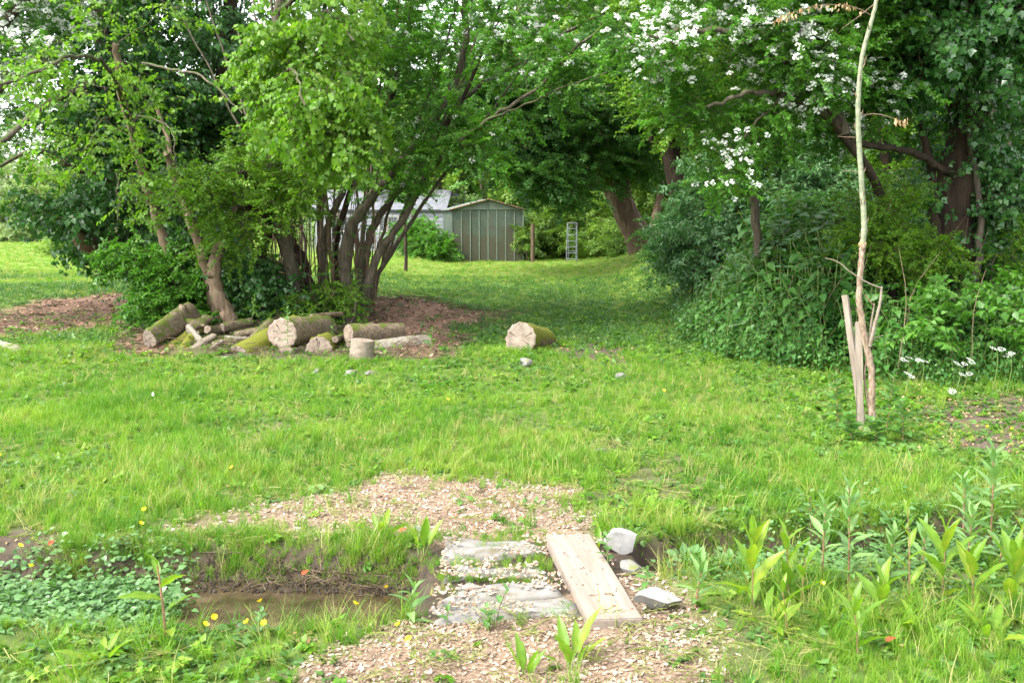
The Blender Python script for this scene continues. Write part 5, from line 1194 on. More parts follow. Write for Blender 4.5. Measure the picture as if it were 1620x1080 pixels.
LOG = [
 ('knobbly mossy log at the left end of the pile with its cut end facing left', (236, 537, 11.9), (302, 500, 13.2), .105, .16, 'bark_log', 'cut', .02, .14, 3),
 ('thin mossy log leaning beside the knobbly left log', (262, 556, 12.0), (318, 516, 12.9), .075, .08, 'bark_moss', 'cut', .02, .1, 1),
 ('small pale-ended log lying behind the thin mossy log', (328, 521, 12.5), (366, 524, 13.2), .048, .05, 'bark_log', 'cut_pink', .02, .08, 0),
 ('broken pale branch in the middle of the small sticks', (300, 556, 11.9), (338, 532, 12.3), .055, .05, 'bare_wood', 'cut', .05, .12, 1),
 ('brown branch stacked behind the small pale-ended log', (352, 518, 12.8), (398, 508, 13.1), .055, .05, 'bark_log', 'cut', .03, .08, 0),
 ('brown branch lying flat above the mossy sloping log', (372, 530, 12.5), (428, 520, 12.6), .045, .055, 'bark_log', 'cut', .02, .08, 0),
 ('thin grey stick crossing in front of the brown branches', (356, 533, 12.2), (410, 536, 12.3), .022, .018, 'bark_grey', 'cut', .03, .05, 0),
 ('thick log covered in yellow moss sloping down to the left of the largest cut log', (378, 566, 11.7), (470, 520, 12.7), .16, .18, 'bark_moss', 'cut', .01, .05, 0),
 ('largest cut log with big pale round face, lying on top of the others', (446, 527, 11.7), (512, 520, 12.9), .185, .19, 'bark_log', 'cut_pink', .01, .03, 0),
 ('cut log end low on the ground under the largest log', (452, 565, 11.6), (470, 558, 12.3), .135, .13, 'bark_log', 'cut_pink', .01, .04, 0),
 ('wide pale round log end right of the low log end', (504, 555, 11.7), (520, 546, 12.4), .165, .16, 'bark_moss', 'cut_pink', .01, .04, 0),
 ('brown log with pale left end lying at the top right of the pile', (551, 529, 12.0), (636, 524, 12.5), .12, .105, 'bark_log', 'cut_pink', .01, .06, 1),
 ('smooth grey-brown log lying below the pale-ended one', (586, 553, 11.9), (676, 545, 12.3), .105, .125, 'bark_grey', 'cut', .01, .04, 0),
 ('small round cut end sticking out at the corner of the short upright log', (551, 545, 11.7), (556, 540, 12.3), .033, .03, 'bark_log', 'cut_pink', .01, .04, 0),
 ('small round branch end between the wide log end and the pale-ended log', (530, 537, 11.9), (545, 532, 12.5), .042, .04, 'bark_log', 'cut_pink', .01, .04, 0),
 ('broken branch with pale split end in front of the smooth grey-brown log', (597, 560, 11.5), (632, 574, 11.2), .05, .07, 'bark_log', 'cut_pink', .03, .12, 1),
 ('long thin pale branch lying in the grass right of the pile', (636, 573, 11.2), (718, 583, 10.9), .030, .018, 'bare_wood', 'cut_pink', .02, .1, 0),
 ('grey branch running from the largest log to the coppice stem', (492, 501, 12.7), (541, 497, 13.1), .035, .03, 'bark_pale', 'cut', .02, .1, 0),
 ('short mossy piece lying between the knobbly log and the sticks', (286, 556, 11.9), (306, 530, 12.5), .06, .07, 'bark_moss', 'cut', .02, .1, 1),
 ('thin pale stick lying on the brown leaves left of the mossy sloping log', (316, 562, 11.7), (352, 540, 12.0), .020, .026, 'bare_wood', 'cut', .04, .1, 0),
 ('brown stick at the front of the pile under the broken pale branch', (300, 566, 11.5), (372, 556, 11.7), .026, .022, 'bark_log', 'cut_pink', .04, .1, 0),
 ('short round log behind the mossy sloping log with its end up', (404, 535, 12.2), (428, 512, 12.7), .07, .075, 'bark_log', 'cut_pink', .02, .1, 0),
 ('dark root-like stub behind the knobbly left log', (300, 520, 12.6), (330, 503, 13.0), .07, .05, 'bark_log', 'cut', .04, .15, 2),
 ('brown log end peeping out between the two low log ends', (478, 556, 11.8), (490, 545, 12.4), .07, .07, 'bark_log', 'cut_pink', .01, .06, 0),
 ('split grey piece leaning on the knobbly left log', (322, 545, 12.2), (300, 520, 12.5), .045, .05, 'bark_grey', 'cut', .03, .14, 1),
 ('short brown log across the sticks left of the mossy sloping log', (338, 548, 12.0), (378, 538, 12.3), .05, .055, 'bark_log', 'cut', .02, .12, 1),
 ('big separate log on the lawn with a wide pale face turned to the left', (823, 536, 11.5), (858, 541, 12.15), .195, .18, 'bark_moss', 'cut', .0, .03, 0),
 ('short brown log lying in the grass before the big separate log', (772, 584, 10.7), (803, 594, 10.4), .045, .05, 'bark_log', 'cut_pink', .02, .08, 0),
 ('small reddish chunk of wood in the grass under the big separate log', (848, 592, 10.5), (862, 594, 10.4), .05, .04, 'bark_red', 'cut', .02, .1, 0),
 ('pale barkless branch at the left edge, upper piece', (0.001 - 12, 541, 12.0), (28, 552, 11.7), .05, .055, 'bark_grey', 'cut_pink', .02, .1, 1),
 ('pale barkless branch at the left edge, lower piece near the grass', (20, 552, 11.5), (56, 570, 11.2), .05, .045, 'bare_wood', 'cut', .03, .12, 0)]
for s_, (lab, a, b, r0, r1, bk, cm, bend, lump, st) in enumerate(LOG):
    a = at(*a); b = at(*b)
    log(lab, a, b, r0, r1, M[bk], cm=cm, bend=bend, lump=lump * 1.35, ridge=.075, seed=s_, stubs=st)
p = gpt(570, 571); z0 = float(gz(p[0], p[1]))
log('short upright split log with pale vertical grain beside the pale-ended log', p + np.array([0, .1, -.03]), p + np.array([.02, .1, .22]), .14, .135, M['bare_wood'], cm='cut_pink', seed=44, lump=.05)
# stones
M['stone'] = tex_mat('pale_grey_stone', [(.25, (0.156, 0.150, 0.141)), (.5, (0.240, 0.234, 0.222)), (.75, (0.312, 0.306, 0.294))], (14, 14, 14), 8, .85, .5, .008, moss=((.12, .13, .07), .12, 9))
M['stone_dark'] = tex_mat('grey_stone', [(.25, (0.096, 0.093, 0.087)), (.5, (0.162, 0.156, 0.147)), (.75, (0.228, 0.222, 0.210))], (14, 14, 14), 8, .85, .5, .008, moss=((.12, .13, .05), .25, 9))
def stone(px, py, size, label, seed, mat='stone', rot=0, name='stone', lift=0.0, sharp=.22):
    rg = np.random.default_rng(seed); p = gpt(px, py)
    import bmesh
    bm = bmesh.new(); bmesh.ops.create_icosphere(bm, subdivisions=4, radius=.5)
    dirs = rg.normal(0, 1, (13, 3)); dirs /= np.linalg.norm(dirs, axis=1)[:, None]; cut = rg.uniform(.24, .38, 13)
    for v in bm.verts:
        c = np.array(v.co)
        for _ in range(2):
          for d, q in zip(dirs, cut):
            e = c.dot(d) - q
            if e > 0: c = c - d * e * .97
        c = c * (1 + .05 * (vnoise(c[0] * 6 + c[2] * 5, c[1] * 6, seed) - .5))
        v.co = Vector(c * np.array(size) * 1.45)
    me = bpy.data.meshes.new(name); bm.to_mesh(me); bm.free(); me.materials.append(M[mat])
    o = link(name, me, None, (p[0], p[1], p[2] + size[2] * .32 + lift), (rg.normal(0, .15), rg.normal(0, .15), rot))
    return tag(o, label, 'stone')
stone(982, 872, (.15, .12, .10), 'rounded pale stone standing beside the far end of the plank', 1, 'stone', .3, lift=.03)
stone(1040, 965, (.165, .12, .085), 'white-grey angular rock beside the near end of the plank', 2, 'stone', .5, lift=.03)
stone(1000, 905, (.10, .08, .06), 'dark small stone in the ditch between the two rocks', 3, 'stone_dark', .2)
stone(646, 500, (.11, .08, .10), 'small white stone lying on the mulch mound', 4, 'stone', .2, lift=.03)
stone(980, 600, (.10, .07, .06), 'small white stone in the grass right of the big separate log', 5, 'stone_dark', .7, lift=.005)
stone(830, 578, (.12, .10, .09), 'pale stone at the foot of the big separate log', 6, 'stone_dark', .1, lift=.005)
stone(586, 594, (.13, .08, .05), 'white stone half hidden in the grass in front of the log pile', 7, 'stone_dark', 1, lift=.0)
stone(556, 592, (.12, .10, .05), 'reddish stone half hidden in the grass in front of the log pile', 8, 'stone_dark', 1.4, lift=.005)
stone(500, 590, (.10, .06, .04), 'tiny pale stone left of the half hidden stones', 9, 'stone_dark', 1.4, lift=.0)
stone(952, 714, (.07, .04, .03), 'tiny flat pale stone in the middle of the meadow', 10, 'stone_dark', .4, lift=.0)
stone(663, 842, (.05, .04, .03), 'tiny white stone on the chips left of the first slab', 11, 'stone', .4, lift=.01)

# ---------------------------------------------------------------- the little bridge: slabs and plank
M['slab'] = tex_mat('worn_grey_slab', [(.25, (0.093, 0.082, 0.065)), (.45, (0.155, 0.145, 0.128)), (.7, (0.215, 0.211, 0.199))], (7, 16, 16), 8, .85, .6, .006, moss=((.11, .09, .055), .10, 5))
def slab(corners, label, seed, top=.0, th=.12):
    rg = np.random.default_rng(seed); P = np.array([onz(px, py, top)[:2] for px, py in corners])       # TL TR BR BL
    nx, ny = 22, 8; V = []
    for jn in range(ny):
        v = jn / (ny - 1)
        for i_ in range(nx):
            u = i_ / (nx - 1)
            q = (P[0] * (1 - u) + P[1] * u) * (1 - v) + (P[3] * (1 - u) + P[2] * u) * v
            e = min(u, 1 - u) * 14; f = min(v, 1 - v) * 5
            q = q + .045 * (np.array([vnoise(u * 3 + seed * 5, v * 2, 11), vnoise(u * 4 + seed * 3, v * 2, 12)]) - .5) * (1 if min(u, 1 - u) < .3 or min(v, 1 - v) < .3 else 0)
            q = q + .012 * (np.array([vnoise(u * 6 + seed, v * 3, 1), vnoise(u * 6, v * 3 + seed, 2)]) - .5)
            q[1] += .03 * math.sin(u * 4 + seed) * (1 - v)
            z = top + .018 * (fbm(u * 5, v * 3 + seed, 3) - .5) - (.012 if min(e, f) < .5 else 0)
            V.append((q[0], q[1], z))
    F = [[jn * nx + i_, jn * nx + i_ + 1, (jn + 1) * nx + i_ + 1, (jn + 1) * nx + i_] for jn in range(ny - 1) for i_ in range(nx - 1)]
    ringi = list(range(nx)) + [jn * nx + nx - 1 for jn in range(1, ny)] + [(ny - 1) * nx + i_ for i_ in range(nx - 2, -1, -1)] + [jn * nx for jn in range(ny - 2, 0, -1)]
    n0 = len(V); V += [(V[i_][0], V[i_][1], V[i_][2] - th) for i_ in ringi]; m_ = len(ringi)
    F += [[ringi[q], n0 + q, n0 + (q + 1) % m_, ringi[(q + 1) % m_]] for q in range(m_)]
    mb = MB(); mb.add(V, [f[::-1] for f in F]); c = P.mean(0)
    return tag(mb.obj('stone_slab', M['slab'], None, smooth=True, loc=(c[0], c[1], top)), label, 'slab', 'slabs of the little footbridge')
slab([(706, 849), (842, 852), (860, 872), (690, 884)], 'farthest grey slab of the footbridge, half covered by chips', 1, .020)
slab([(722, 893), (846, 890), (862, 904), (704, 913)], 'worn brownish slab second from the far end of the footbridge', 2, .014)
slab([(738, 918), (862, 916), (888, 936), (690, 946)], 'long pale slab third from the far end with a curved far edge', 3, .030)
slab([(690, 955), (896, 946), (916, 966), (696, 979)], 'nearest grey slab of the footbridge behind the saplings', 4, .022)
tl, tr_, br, bl = (onz(*q, .052)[:2] for q in ((862, 852), (934, 843), (1020, 972), (930, 974)))
pc = (tl + tr_ + br + bl) / 4; ax = (tl + tr_) / 2 - (bl + br) / 2; Lp = np.linalg.norm(ax); Wp = (np.linalg.norm(tl - tr_) + np.linalg.norm(bl - br)) / 2 * .93
M['plank'] = tex_mat('pale_sawn_plank', [(.25, (0.144, 0.112, 0.086)), (.5, (0.205, 0.169, 0.137)), (.75, (0.259, 0.220, 0.184))], (22, 1.6, 22), 8, .8, .35, .003, spec=.3)
import bmesh as _bm
bm = _bm.new(); _bm.ops.create_cube(bm, size=1)
for v in bm.verts: v.co = Vector((v.co.x * Wp, v.co.y * Lp, v.co.z * .06 - .03))
_bm.ops.subdivide_edges(bm, edges=[e for e in bm.edges if abs(e.verts[0].co.y - e.verts[1].co.y) > .5], cuts=14)
for v in bm.verts:
    v.co.x += .004 * (float(vnoise(v.co.y * 7 + 3, v.co.x * 5, 8)) - .5); v.co.z += .004 * (float(vnoise(v.co.y * 4, v.co.x * 9, 9)) - .5)
_bm.ops.bevel(bm, geom=[e for e in bm.edges if e.calc_face_angle(0) > .6], offset=.005, segments=2, affect='EDGES')
me = bpy.data.meshes.new('wooden_plank'); bm.to_mesh(me); bm.free(); me.materials.append(M['plank'])
plank = link('wooden_plank', me)
plank.location = (pc[0], pc[1], .050); plank.rotation_euler = (R(1.5), R(.8), math.atan2(ax[1], ax[0]) - math.pi / 2)
tag(plank, 'wide pale wooden plank laid across the ditch beside the slabs', 'plank')
for k_, (u, v, r) in enumerate(((.30, .24, .009), (.62, .25, .012))):
    mbk = MB(); an_ = np.arange(10) * .6283
    mbk.add([((u - .5) * Wp + r * 1.6 * math.cos(a) , (v - .5) * Lp + r * .8 * math.sin(a), .0015) for a in an_], [list(range(10))])
    mbk.obj('knot', M['bark_pale'], plank)
# loose chips and twigs lying on slabs and plank
x = RNG.uniform(-.42, .62, 2600); y = RNG.uniform(3.75, 4.95, 2600); pd = poly_dist(x, y, [tuple(tl), tuple(tr_), tuple(br), tuple(bl)])
k = (poly_dist(x, y, SLABS) > 0) & (x > -.325) & (pd < -.01) & (fbm(x * 5, y * 7, 15) > .43); z = .040 + .008 * RNG.random(k.sum())
scatter('loose_chips', np.stack([x[k], y[k], z * .85], -1), upright(k.sum(), .2), .012 + .02 * RNG.random(k.sum()), SP['chips'], None, 'loose wood chips and litter lying on the slabs')
x = RNG.uniform(.1, .6, 260); y = RNG.uniform(3.8, 5.0, 260); pd = poly_dist(x, y, [tuple(tl), tuple(tr_), tuple(br), tuple(bl)]); k = (pd > .02) & (RNG.random(260) < .45 + .5 * (y > 4.7))
scatter('plank_litter', np.stack([x[k], y[k], (.056 + (y[k] - pc[1]) * .045)], -1), upright(k.sum(), .1), .008 + .012 * RNG.random(k.sum()), SP['mulch'], None, 'bits of litter lying on the plank')
x = RNG.uniform(-.42, .25, 900); y = RNG.uniform(3.75, 4.95, 900); k = (poly_dist(x, y, SLABS) > 0) & (fbm(x * 4 + 4, y * 12, 18) > .52) & (poly_dist(x, y, [tuple(tl), tuple(tr_), tuple(br), tuple(bl)]) < -.02)
scatter('slab_moss', np.stack([x[k], y[k], np.full(k.sum(), .0)], -1), upright(k.sum(), .3), .035 + .03 * RNG.random(k.sum()), SP['tuft'], None, 'short moss and grass growing between the slabs')

# ---------------------------------------------------------------- stakes and the tied sapling
def board_between(name, a, b, w, t, mat, label, twist=0, cat='stake', topcut=.02):
    a, b = np.array(a), np.array(b); L_ = np.linalg.norm(b - a); d = (b - a) / L_
    mb = MB(); n = 7; V = []
    for s in range(n):
        f = s / (n - 1); z = f * L_
        for (x_, y_) in ((-w / 2, -t / 2), (w / 2, -t / 2), (w / 2, t / 2), (-w / 2, t / 2)):
            q = 1 + .03 * math.sin(s * 2.1); V.append((x_ * q, y_ * q, z + (topcut * (x_ / w) if s == n - 1 else 0)))
    F = [[4 * s + q, 4 * s + (q + 1) % 4, 4 * s + 4 + (q + 1) % 4, 4 * s + 4 + q] for s in range(n - 1) for q in range(4)] + [[3, 2, 1, 0], [4 * n - 4, 4 * n - 3, 4 * n - 2, 4 * n - 1]]
    mb.add(V, F)
    o = mb.obj(name, mat); o.location = a
    o.rotation_mode = 'XYZ'; q = Vector(d).to_track_quat('Z', 'Y'); o.rotation_euler = (q @ __import__('mathutils').Quaternion((0, 0, 1), twist)).to_euler()
    return tag(o, label, cat)
b2 = gpt(1362, 680); Ys = b2[1]
board_between('wooden_stake', b2 - np.array([0, 0, .1]), at(1358, 510, Ys + .02), .058, .045, M['greywood'], 'upright grey wooden stake driven in beside the bare sapling', R(12))
b1 = at(1366, 655, Ys + .14); board_between('wooden_stake', b1 - np.array([0, 0, .1]), at(1337, 468, Ys + .20), .065, .04, M['greywood'], 'weathered wooden stake leaning to the left behind the upright stake', R(-8))
def sapling_mat():
    m = tex_mat('stripped_flaky_bark', [(.28, (.07, .045, .03)), (.45, (.17, .12, .08)), (.62, (.27, .215, .16)), (.8, (.37, .31, .25))], (60, 60, 22), 8, .85, .9, .004)
    return m
M['flaky'] = sapling_mat()
M['green_bark'] = tex_mat('smooth_green_bark', [(.25, (.09, .10, .06)), (.5, (.17, .19, .115)), (.75, (.27, .28, .20))], (16, 16, 30), 6, .6, .2, .002)
Yp = Ys - .02
sap = thing('young_tree', 'tall bare young tree with flaking lower bark standing beside the two stakes', 'tree', gpt(1380, 680))
def sap_part(name, pts, r0, r1, mat, k=10, n=5, jit=.001, lumps=0):
    Q = smooth_path([at(a, b, Yp + (c if isinstance(c, float) else 0)) for a, b, c in pts], n, jit)
    r = np.linspace(r0, r1, len(Q)) * (1 + lumps * np.random.default_rng(3).normal(0, 1, len(Q)))
    mb = MB(); tube(mb, Q, r, k, rough=.05); o = mb.obj(name, mat, None, smooth=True); add_to(sap, o); return o
sap_part('lower_trunk', [(1381, 692, 0), (1379, 640, 0), (1380, 605, 0), (1374, 560, 0), (1366, 525, 0), (1361, 490, 0), (1360, 450, 0), (1363, 410, 0), (1365, 386, 0)], .028, .0215, M['flaky'], 12, 6, .0025, .05)
sap_part('upper_trunk', [(1365, 387, 0), (1367, 350, 0), (1363, 290, 0), (1358, 210, 0), (1358, 150, 0), (1364, 90, 0), (1377, 40, 0), (1386, 0, 0), (1392, -80, 0), (1388, -200, 0)], .0215, .011, M['green_bark'], 12, 6)
sap_part('collar', [(1361, 384, 0), (1364, 388, 0), (1368, 384, 0)], .020, .022, M['deadleaf'], 8, 3, .003)
sap_part('broken_limb', [(1376, 548, -.02), (1385, 510, -.03), (1392, 480, -.03), (1395, 453, -.03)], .014, .008, M['bare_wood'])
sap_part('broken_limb', [(1374, 545, .02), (1377, 520, .02), (1383, 480, .02)], .012, .006, M['bare_wood'])
sap_part('twig', [(1395, 456, -.03), (1370, 446, -.05), (1345, 430, -.05), (1325, 414, -.04), (1305, 408, -.03)], .006, .003, M['bare_wood'], 6)
sap_part('twig', [(1367, 466, .02), (1376, 476, .0), (1383, 484, .0)], .005, .003, M['redstem'], 6)
sap_part('twig', [(1376, 540, 0), (1386, 534, 0), (1398, 530, 0)], .006, .002, M['bare_wood'], 6)
sap_part('root_shoot', [(1372, 560, .02), (1368, 600, .03), (1376, 660, .03)], .008, .009, M['flaky'], 6)
tw = [[(1377, 24, 0), (1355, 13, 0), (1330, 8, 0), (1290, 10, 0), (1240, 26, 0), (1225, 36, 0)], [(1363, 182, 0), (1390, 181, 0), (1415, 188, 0), (1435, 195, 0)], [(1360, 218, 0), (1340, 217, 0), (1326, 216, 0)], [(1362, 274, 0), (1345, 270, 0), (1330, 271, 0)], [(1364, 300, 0), (1361, 302, 0), (1358, 305, 0)], [(1382, 8, 0), (1360, 25, 0), (1332, 46, 0)]]
for k_, pts in enumerate(tw):
    sap_part('twig', pts, .0045, .0018, M['bark_pale'], 5)
    if k_ in (0, 1):
        rg = np.random.default_rng(k_); mbd = MB()
        for q in range(60 if k_ == 0 else 26):
            a, b_, _ = pts[min(len(pts) - 2, int(rg.integers(1, len(pts) - 1)))]; a2, b2_, _ = pts[min(len(pts) - 1, 3)]
            f = rg.random(); i_ = int(rg.integers(1 if k_ == 0 else 2, len(pts) - 1)); pa, pb = np.array(pts[i_][:2]), np.array(pts[i_ + 1][:2]); pq = pa * (1 - f) + pb * f
            c = at(pq[0], pq[1], Yp) + rg.normal(0, .012, 3); V, F_ = leaf_geo(.035, .02, BROAD, .5, .5)
            mbd.add(place(V, c, rg.uniform(0, 6.28), R(rg.uniform(20, 90)), rg.normal(0, .6), rg.uniform(.5, 1.1)), F_, 0, rg.random())
        o = mbd.obj('withered_leaves', M['deadleaf']); o['kind'] = 'stuff'; add_to(sap, o)

# ---------------------------------------------------------------- foreground plants, leaf by leaf
def big_leaf(name, L_, W, mats, prof, n=9, wave=.06, curl=.35, fold=.3, seed=0, notch=0.0):
    rg = random.Random(seed); V, F = [], []; cols = (-1, -.5, 0, .5, 1)
    ts = [k / (n - 1) for k in range(n)]
    px_, pw_ = [q[0] for q in prof], [q[1] for q in prof]
    for t in ts:
        hw = .5 * W * float(np.interp(t, px_, pw_)) * (1 + rg.uniform(-notch, notch))
        z = -curl * L_ * t * t * .8; x_ = L_ * (t - .12 * curl * t * t)
        for c in cols:
            wv = wave * L_ * .25 * math.sin(t * 17 + (2 if c < 0 else 0) + seed) * abs(c) ** 2
            V.append((x_, hw * c, z + fold * hw * abs(c) ** 1.2 + wv * min(1, t * 4) * (1 - t)))
    for k in range(n - 1):
        for c in range(4):
            a = 5 * k + c; F.append([a, a + 5, a + 6, a + 1])
    mb = MB(); vv = np.tile(np.array([.45, .5, .95, .5, .45]), n) * .6 + .4 * rg.random(); mb.add(V, F, 0, vv)
    return mb.mesh(name, mats, smooth=True)
LANCE = ((0, .12), (.12, .55), (.35, 1), (.65, .85), (.88, .4), (1, .03)); LONG = ((0, .3), (.15, .75), (.4, 1), (.75, .6), (1, .03)); EGG = ((0, .25), (.15, .85), (.4, 1), (.7, .7), (.9, .25), (1, .03))
M['mint'] = leaf_mat('seedling_leaf', [(0, (.05, .14, .03)), (.6, (.09, .20, .045)), (1, (.16, .27, .08))], .4, .4, .4)
LM = {'dock': [big_leaf('dock_leaf', 1, .27, M['dock'], LANCE, 11, .16, .3, .35, s) for s in (1, 2, 3)],
      'willow': [big_leaf('willowherb_leaf', 1, .27, M['willow'], LONG, 8, .05, .35, .3, s) for s in (1, 2)],
      'egg': [big_leaf('ovate_leaf', 1, .56, M['mint'], EGG, 9, .05, .3, .3, s, .12) for s in (1, 2)],
      'cress': [big_leaf('round_leaf', 1, .7, M['cress'], EGG, 7, .03, .2, .3, s) for s in (1, 2)],
      'grass': [big_leaf('grass_leaf', 1, .07, M['grass'], ((0, .6), (.3, 1), (1, .02)), 8, 0, .9, .5, s) for s in (1, 2)]}
def plant(name, label, cat, px, py, h, kind, n, ll, stem='stem', lean=(0, 0), t0=.15, up=(60, 15), rs=.006, seed=0, group=None, pairs=False, tip=4, z=None, top=None):
    """upright leafy plant rooted where (px, py) meets the ground; h metres tall"""
    rg = random.Random(seed + 500); p = gpt(px, py)
    if z is not None: p = onz(px, py, z)
    root = thing(name, label, cat, p, 0, group)
    pts = [(0, 0, -.03), (lean[0] * .35, lean[1] * .35, h * .5), (lean[0], lean[1], h)]
    Q = smooth_path(pts, 5); mb = MB(); tube(mb, Q, np.linspace(rs, rs * .5, len(Q)), 6); mb.obj('stem', M[stem], root, smooth=True)
    for k in range(n):
        t = t0 + (1 - t0) * (k / max(1, n - 1)) ** .9; q = np.array([np.interp(t, np.linspace(0, 1, len(Q)), Q[:, c]) for c in range(3)])
        yaw = (k // 2 * 1.57 + (k % 2) * math.pi + .4 if pairs else k * 2.4) + rg.gauss(0, .2) + seed
        el = R(up[1] + (up[0] - up[1]) * t + rg.gauss(0, 8)); s = ll * (1 - .45 * max(0, t - .55) / .45) * rg.uniform(.8, 1.1)
        if t < .2: s *= .8
        o = link('leaf', LM[kind][k % len(LM[kind])], root, tuple(q), (rg.gauss(0, .25), -el, yaw)); o.scale = (s, s, s)
    return root
def clump(name, label, cat, px, py, n, ll, kind='dock', up=(35, 80), seed=0, group=None, z=None, spread=.02):
    """leaves rising straight from the ground"""
    rg = random.Random(seed + 900); p = gpt(px, py) if z is None else onz(px, py, z)
    root = thing(name, label, cat, p, 0, group)
    for k in range(n):
        yaw = k * 6.283 / n + rg.gauss(0, .4); el = R(rg.uniform(*up)); s = ll * rg.uniform(.65, 1.1)
        st = s * .25; q0 = np.array([math.cos(yaw) * spread, math.sin(yaw) * spread, -.01]); q = q0 + st * np.array([math.cos(yaw) * math.cos(el), math.sin(yaw) * math.cos(el), math.sin(el)])
        o = link('leaf', LM[kind][k % len(LM[kind])], root, tuple(q), (rg.gauss(0, .4), -el, yaw)); o.scale = (s, s, s)
        mb = MB(); tube(mb, [q0, q], [.003, .002], 4, cap=False); mb.obj('leaf_stalk', M['stem'], root)
    return root
# docks
clump('dock_plant', 'yellow-green dock clump with broad leaves on the chips at the bottom centre', 'plant', 905, 1052, 8, .17, seed=1)
clump('dock_plant', 'upright dock leaves left of the bottom centre clump', 'plant', 832, 1072, 5, .14, up=(55, 85), seed=2)
clump('dock_plant', 'tall narrow yellow-green dock beside the left edge of the slabs', 'plant', 668, 872, 5, .20, up=(60, 86), seed=3)
clump('dock_plant', 'spreading dock on the chips left of the tall narrow dock', 'plant', 604, 846, 5, .16, up=(30, 65), seed=4)
plant('dock_plant', 'dock with a dark red stalk and a large yellow leaf at the lower left', 'plant', 263, 1015, .30, 'dock', 6, .19, 'redstem', (-.02, 0), .2, (55, 5), seed=5)
clump('dock_plant', 'pale dock leaves low in the grass at the lower left', 'plant', 160, 1045, 6, .15, up=(25, 60), seed=6)
clump('dock_plant', 'dock with drooping leaf left of the rock at the plank', 'plant', 948, 868, 3, .11, up=(60, 88), seed=7)
DK = [(1190, 962, .30, 7, .22, 'broad dock with several large leaves right of the white-grey rock'), (1248, 945, .26, 6, .18, 'upright dock between the broad dock and the buttercup'), (1268, 955, .20, 4, .15, 'small upright dock just left of the tall willowherb foot'),
      (1438, 960, .42, 6, .13, 'dock with a thin brown stalk and curled yellow leaves at its top'), (1490, 950, .30, 6, .24, 'dock with a long reddish-green leaf pointing up left'), (1395, 975, .12, 4, .24, 'dock with one broad leaf lying out to the left of the curled dock'),
      (1540, 965, .22, 5, .22, 'wide pale dock right of the long-leaved dock'), (1600, 970, .24, 5, .24, 'dock at the right edge with long leaves slanting left'), (1358, 1040, .20, 6, .17, 'dock in the grass near the bottom right'), (1615, 925, .26, 4, .18, 'dock at the right edge behind the slanting leaves'), (1245, 1000, .18, 4, .14, 'small dock with a bent red stem under the broad dock')]
for k_, (px, py, h, n, ll, lab) in enumerate(DK):
    plant('dock_plant', lab, 'plant', px, py, h, 'dock', n + 3, ll * .95, 'redstem', (random.uniform(-.03, .03), 0), .12, (78, 40), seed=20 + k_, rs=.003)
for k_, (px, py, n, ll, lab) in enumerate([(1215, 985, 7, .15, 'low dock rosette in front of the broad dock'), (1320, 975, 6, .17, 'low dock rosette left of the curled-top dock'), (1455, 1000, 7, .17, 'low dock rosette in front of the curled-top dock'), (1570, 1010, 7, .19, 'low dock rosette below the slanting leaves at the right'), (1165, 940, 5, .13, 'small dock rosette beside the small willowherb')]):
    clump('dock_plant', lab, 'plant', px, py, n, ll, 'dock', (10, 60), seed=60 + k_)
# willowherbs
WH = [(1342, 935, .46, 24, 0.150, 'tallest pink-stemmed willowherb at the right of the ditch'), (1300, 925, .36, 21, 0.130, 'willowherb just left of the tallest one'), (1404, 925, .24, 21, 0.130, 'short bushy willowherb right of the tallest one'),
      (1568, 840, .42, 24, 0.156, 'tall pink-stemmed willowherb near the right edge'), (1524, 840, .27, 18, 0.130, 'shorter willowherb left of the one near the right edge'), (1530, 895, .26, 21, 0.143, 'leafy willowherb in front of the one near the right edge'),
      (1100, 962, .19, 15, 0.130, 'small willowherb right of the white-grey rock'), (1255, 885, .20, 15, 0.117, 'small willowherb behind the broad dock'), (1460, 900, .20, 15, 0.117, 'willowherb behind the curled dock'), (1580, 900, .20, 15, 0.130, 'small willowherb at the right edge below the tall one')]
for k_, (px, py, h, n, ll, lab) in enumerate(WH):
    plant('willowherb', lab, 'plant', px, py, h, 'willow', n, ll, 'redstem', (random.uniform(-.02, .03), 0), .10, (75, 15), seed=50 + k_, rs=.0048)
# seedlings on the path
plant('seedling', 'slim leafy tree seedling standing before the nearest slab', 'seedling', 783, 998, .17, 'egg', 7, .055, 'twig', (.045, 0), .3, (50, 10), seed=70, rs=.0025)
plant('seedling', 'small leafy seedling just left of the slim one on the path', 'seedling', 773, 1000, .10, 'egg', 6, .045, 'stem', (-.01, 0), .3, (50, 10), seed=71, rs=.002)
plant('seedling', 'seedling with lobed leaves in the middle of the nearest slab', 'seedling', 708, 990, .08, 'egg', 5, .05, 'stem', (0, 0), .4, (60, 20), seed=72, rs=.002)
plant('seedling', 'leafy shoot growing in front of the largest log face', 'seedling', 456, 567, .62, 'egg', 15, .09, 'stem', (0, .02), .35, (50, 5), seed=73, rs=.004)
plant('seedling', 'yellow-green shoot at the right end of the smooth grey-brown log', 'seedling', 680, 562, .30, 'egg', 9, .10, 'stem', (.02, 0), .25, (55, 5), seed=74, rs=.004)
plant('seedling', 'small leafy plant in front of the big separate log', 'seedling', 836, 578, .22, 'egg', 9, .08, 'stem', (0, 0), .2, (45, 5), seed=75, rs=.003)
plant('seedling', 'leafy seedling rising between the largest log and the pale-ended log', 'seedling', 522, 545, .26, 'egg', 10, .08, 'stem', (.05, 0), .2, (45, 5), seed=76, rs=.003)
plant('seedling', 'green seedling before the chips on the left', 'seedling', 130, 560, .30, 'egg', 8, .10, 'stem', (0, 0), .3, (50, 10), seed=77, rs=.004)
plant('brooklime', 'low glossy plant standing in the ditch water with yellow flowers beside it', 'plant', 408, 1008, .11, 'cress', 12, .05, 'stem', (.02, 0), .1, (50, 0), seed=78, rs=.003)
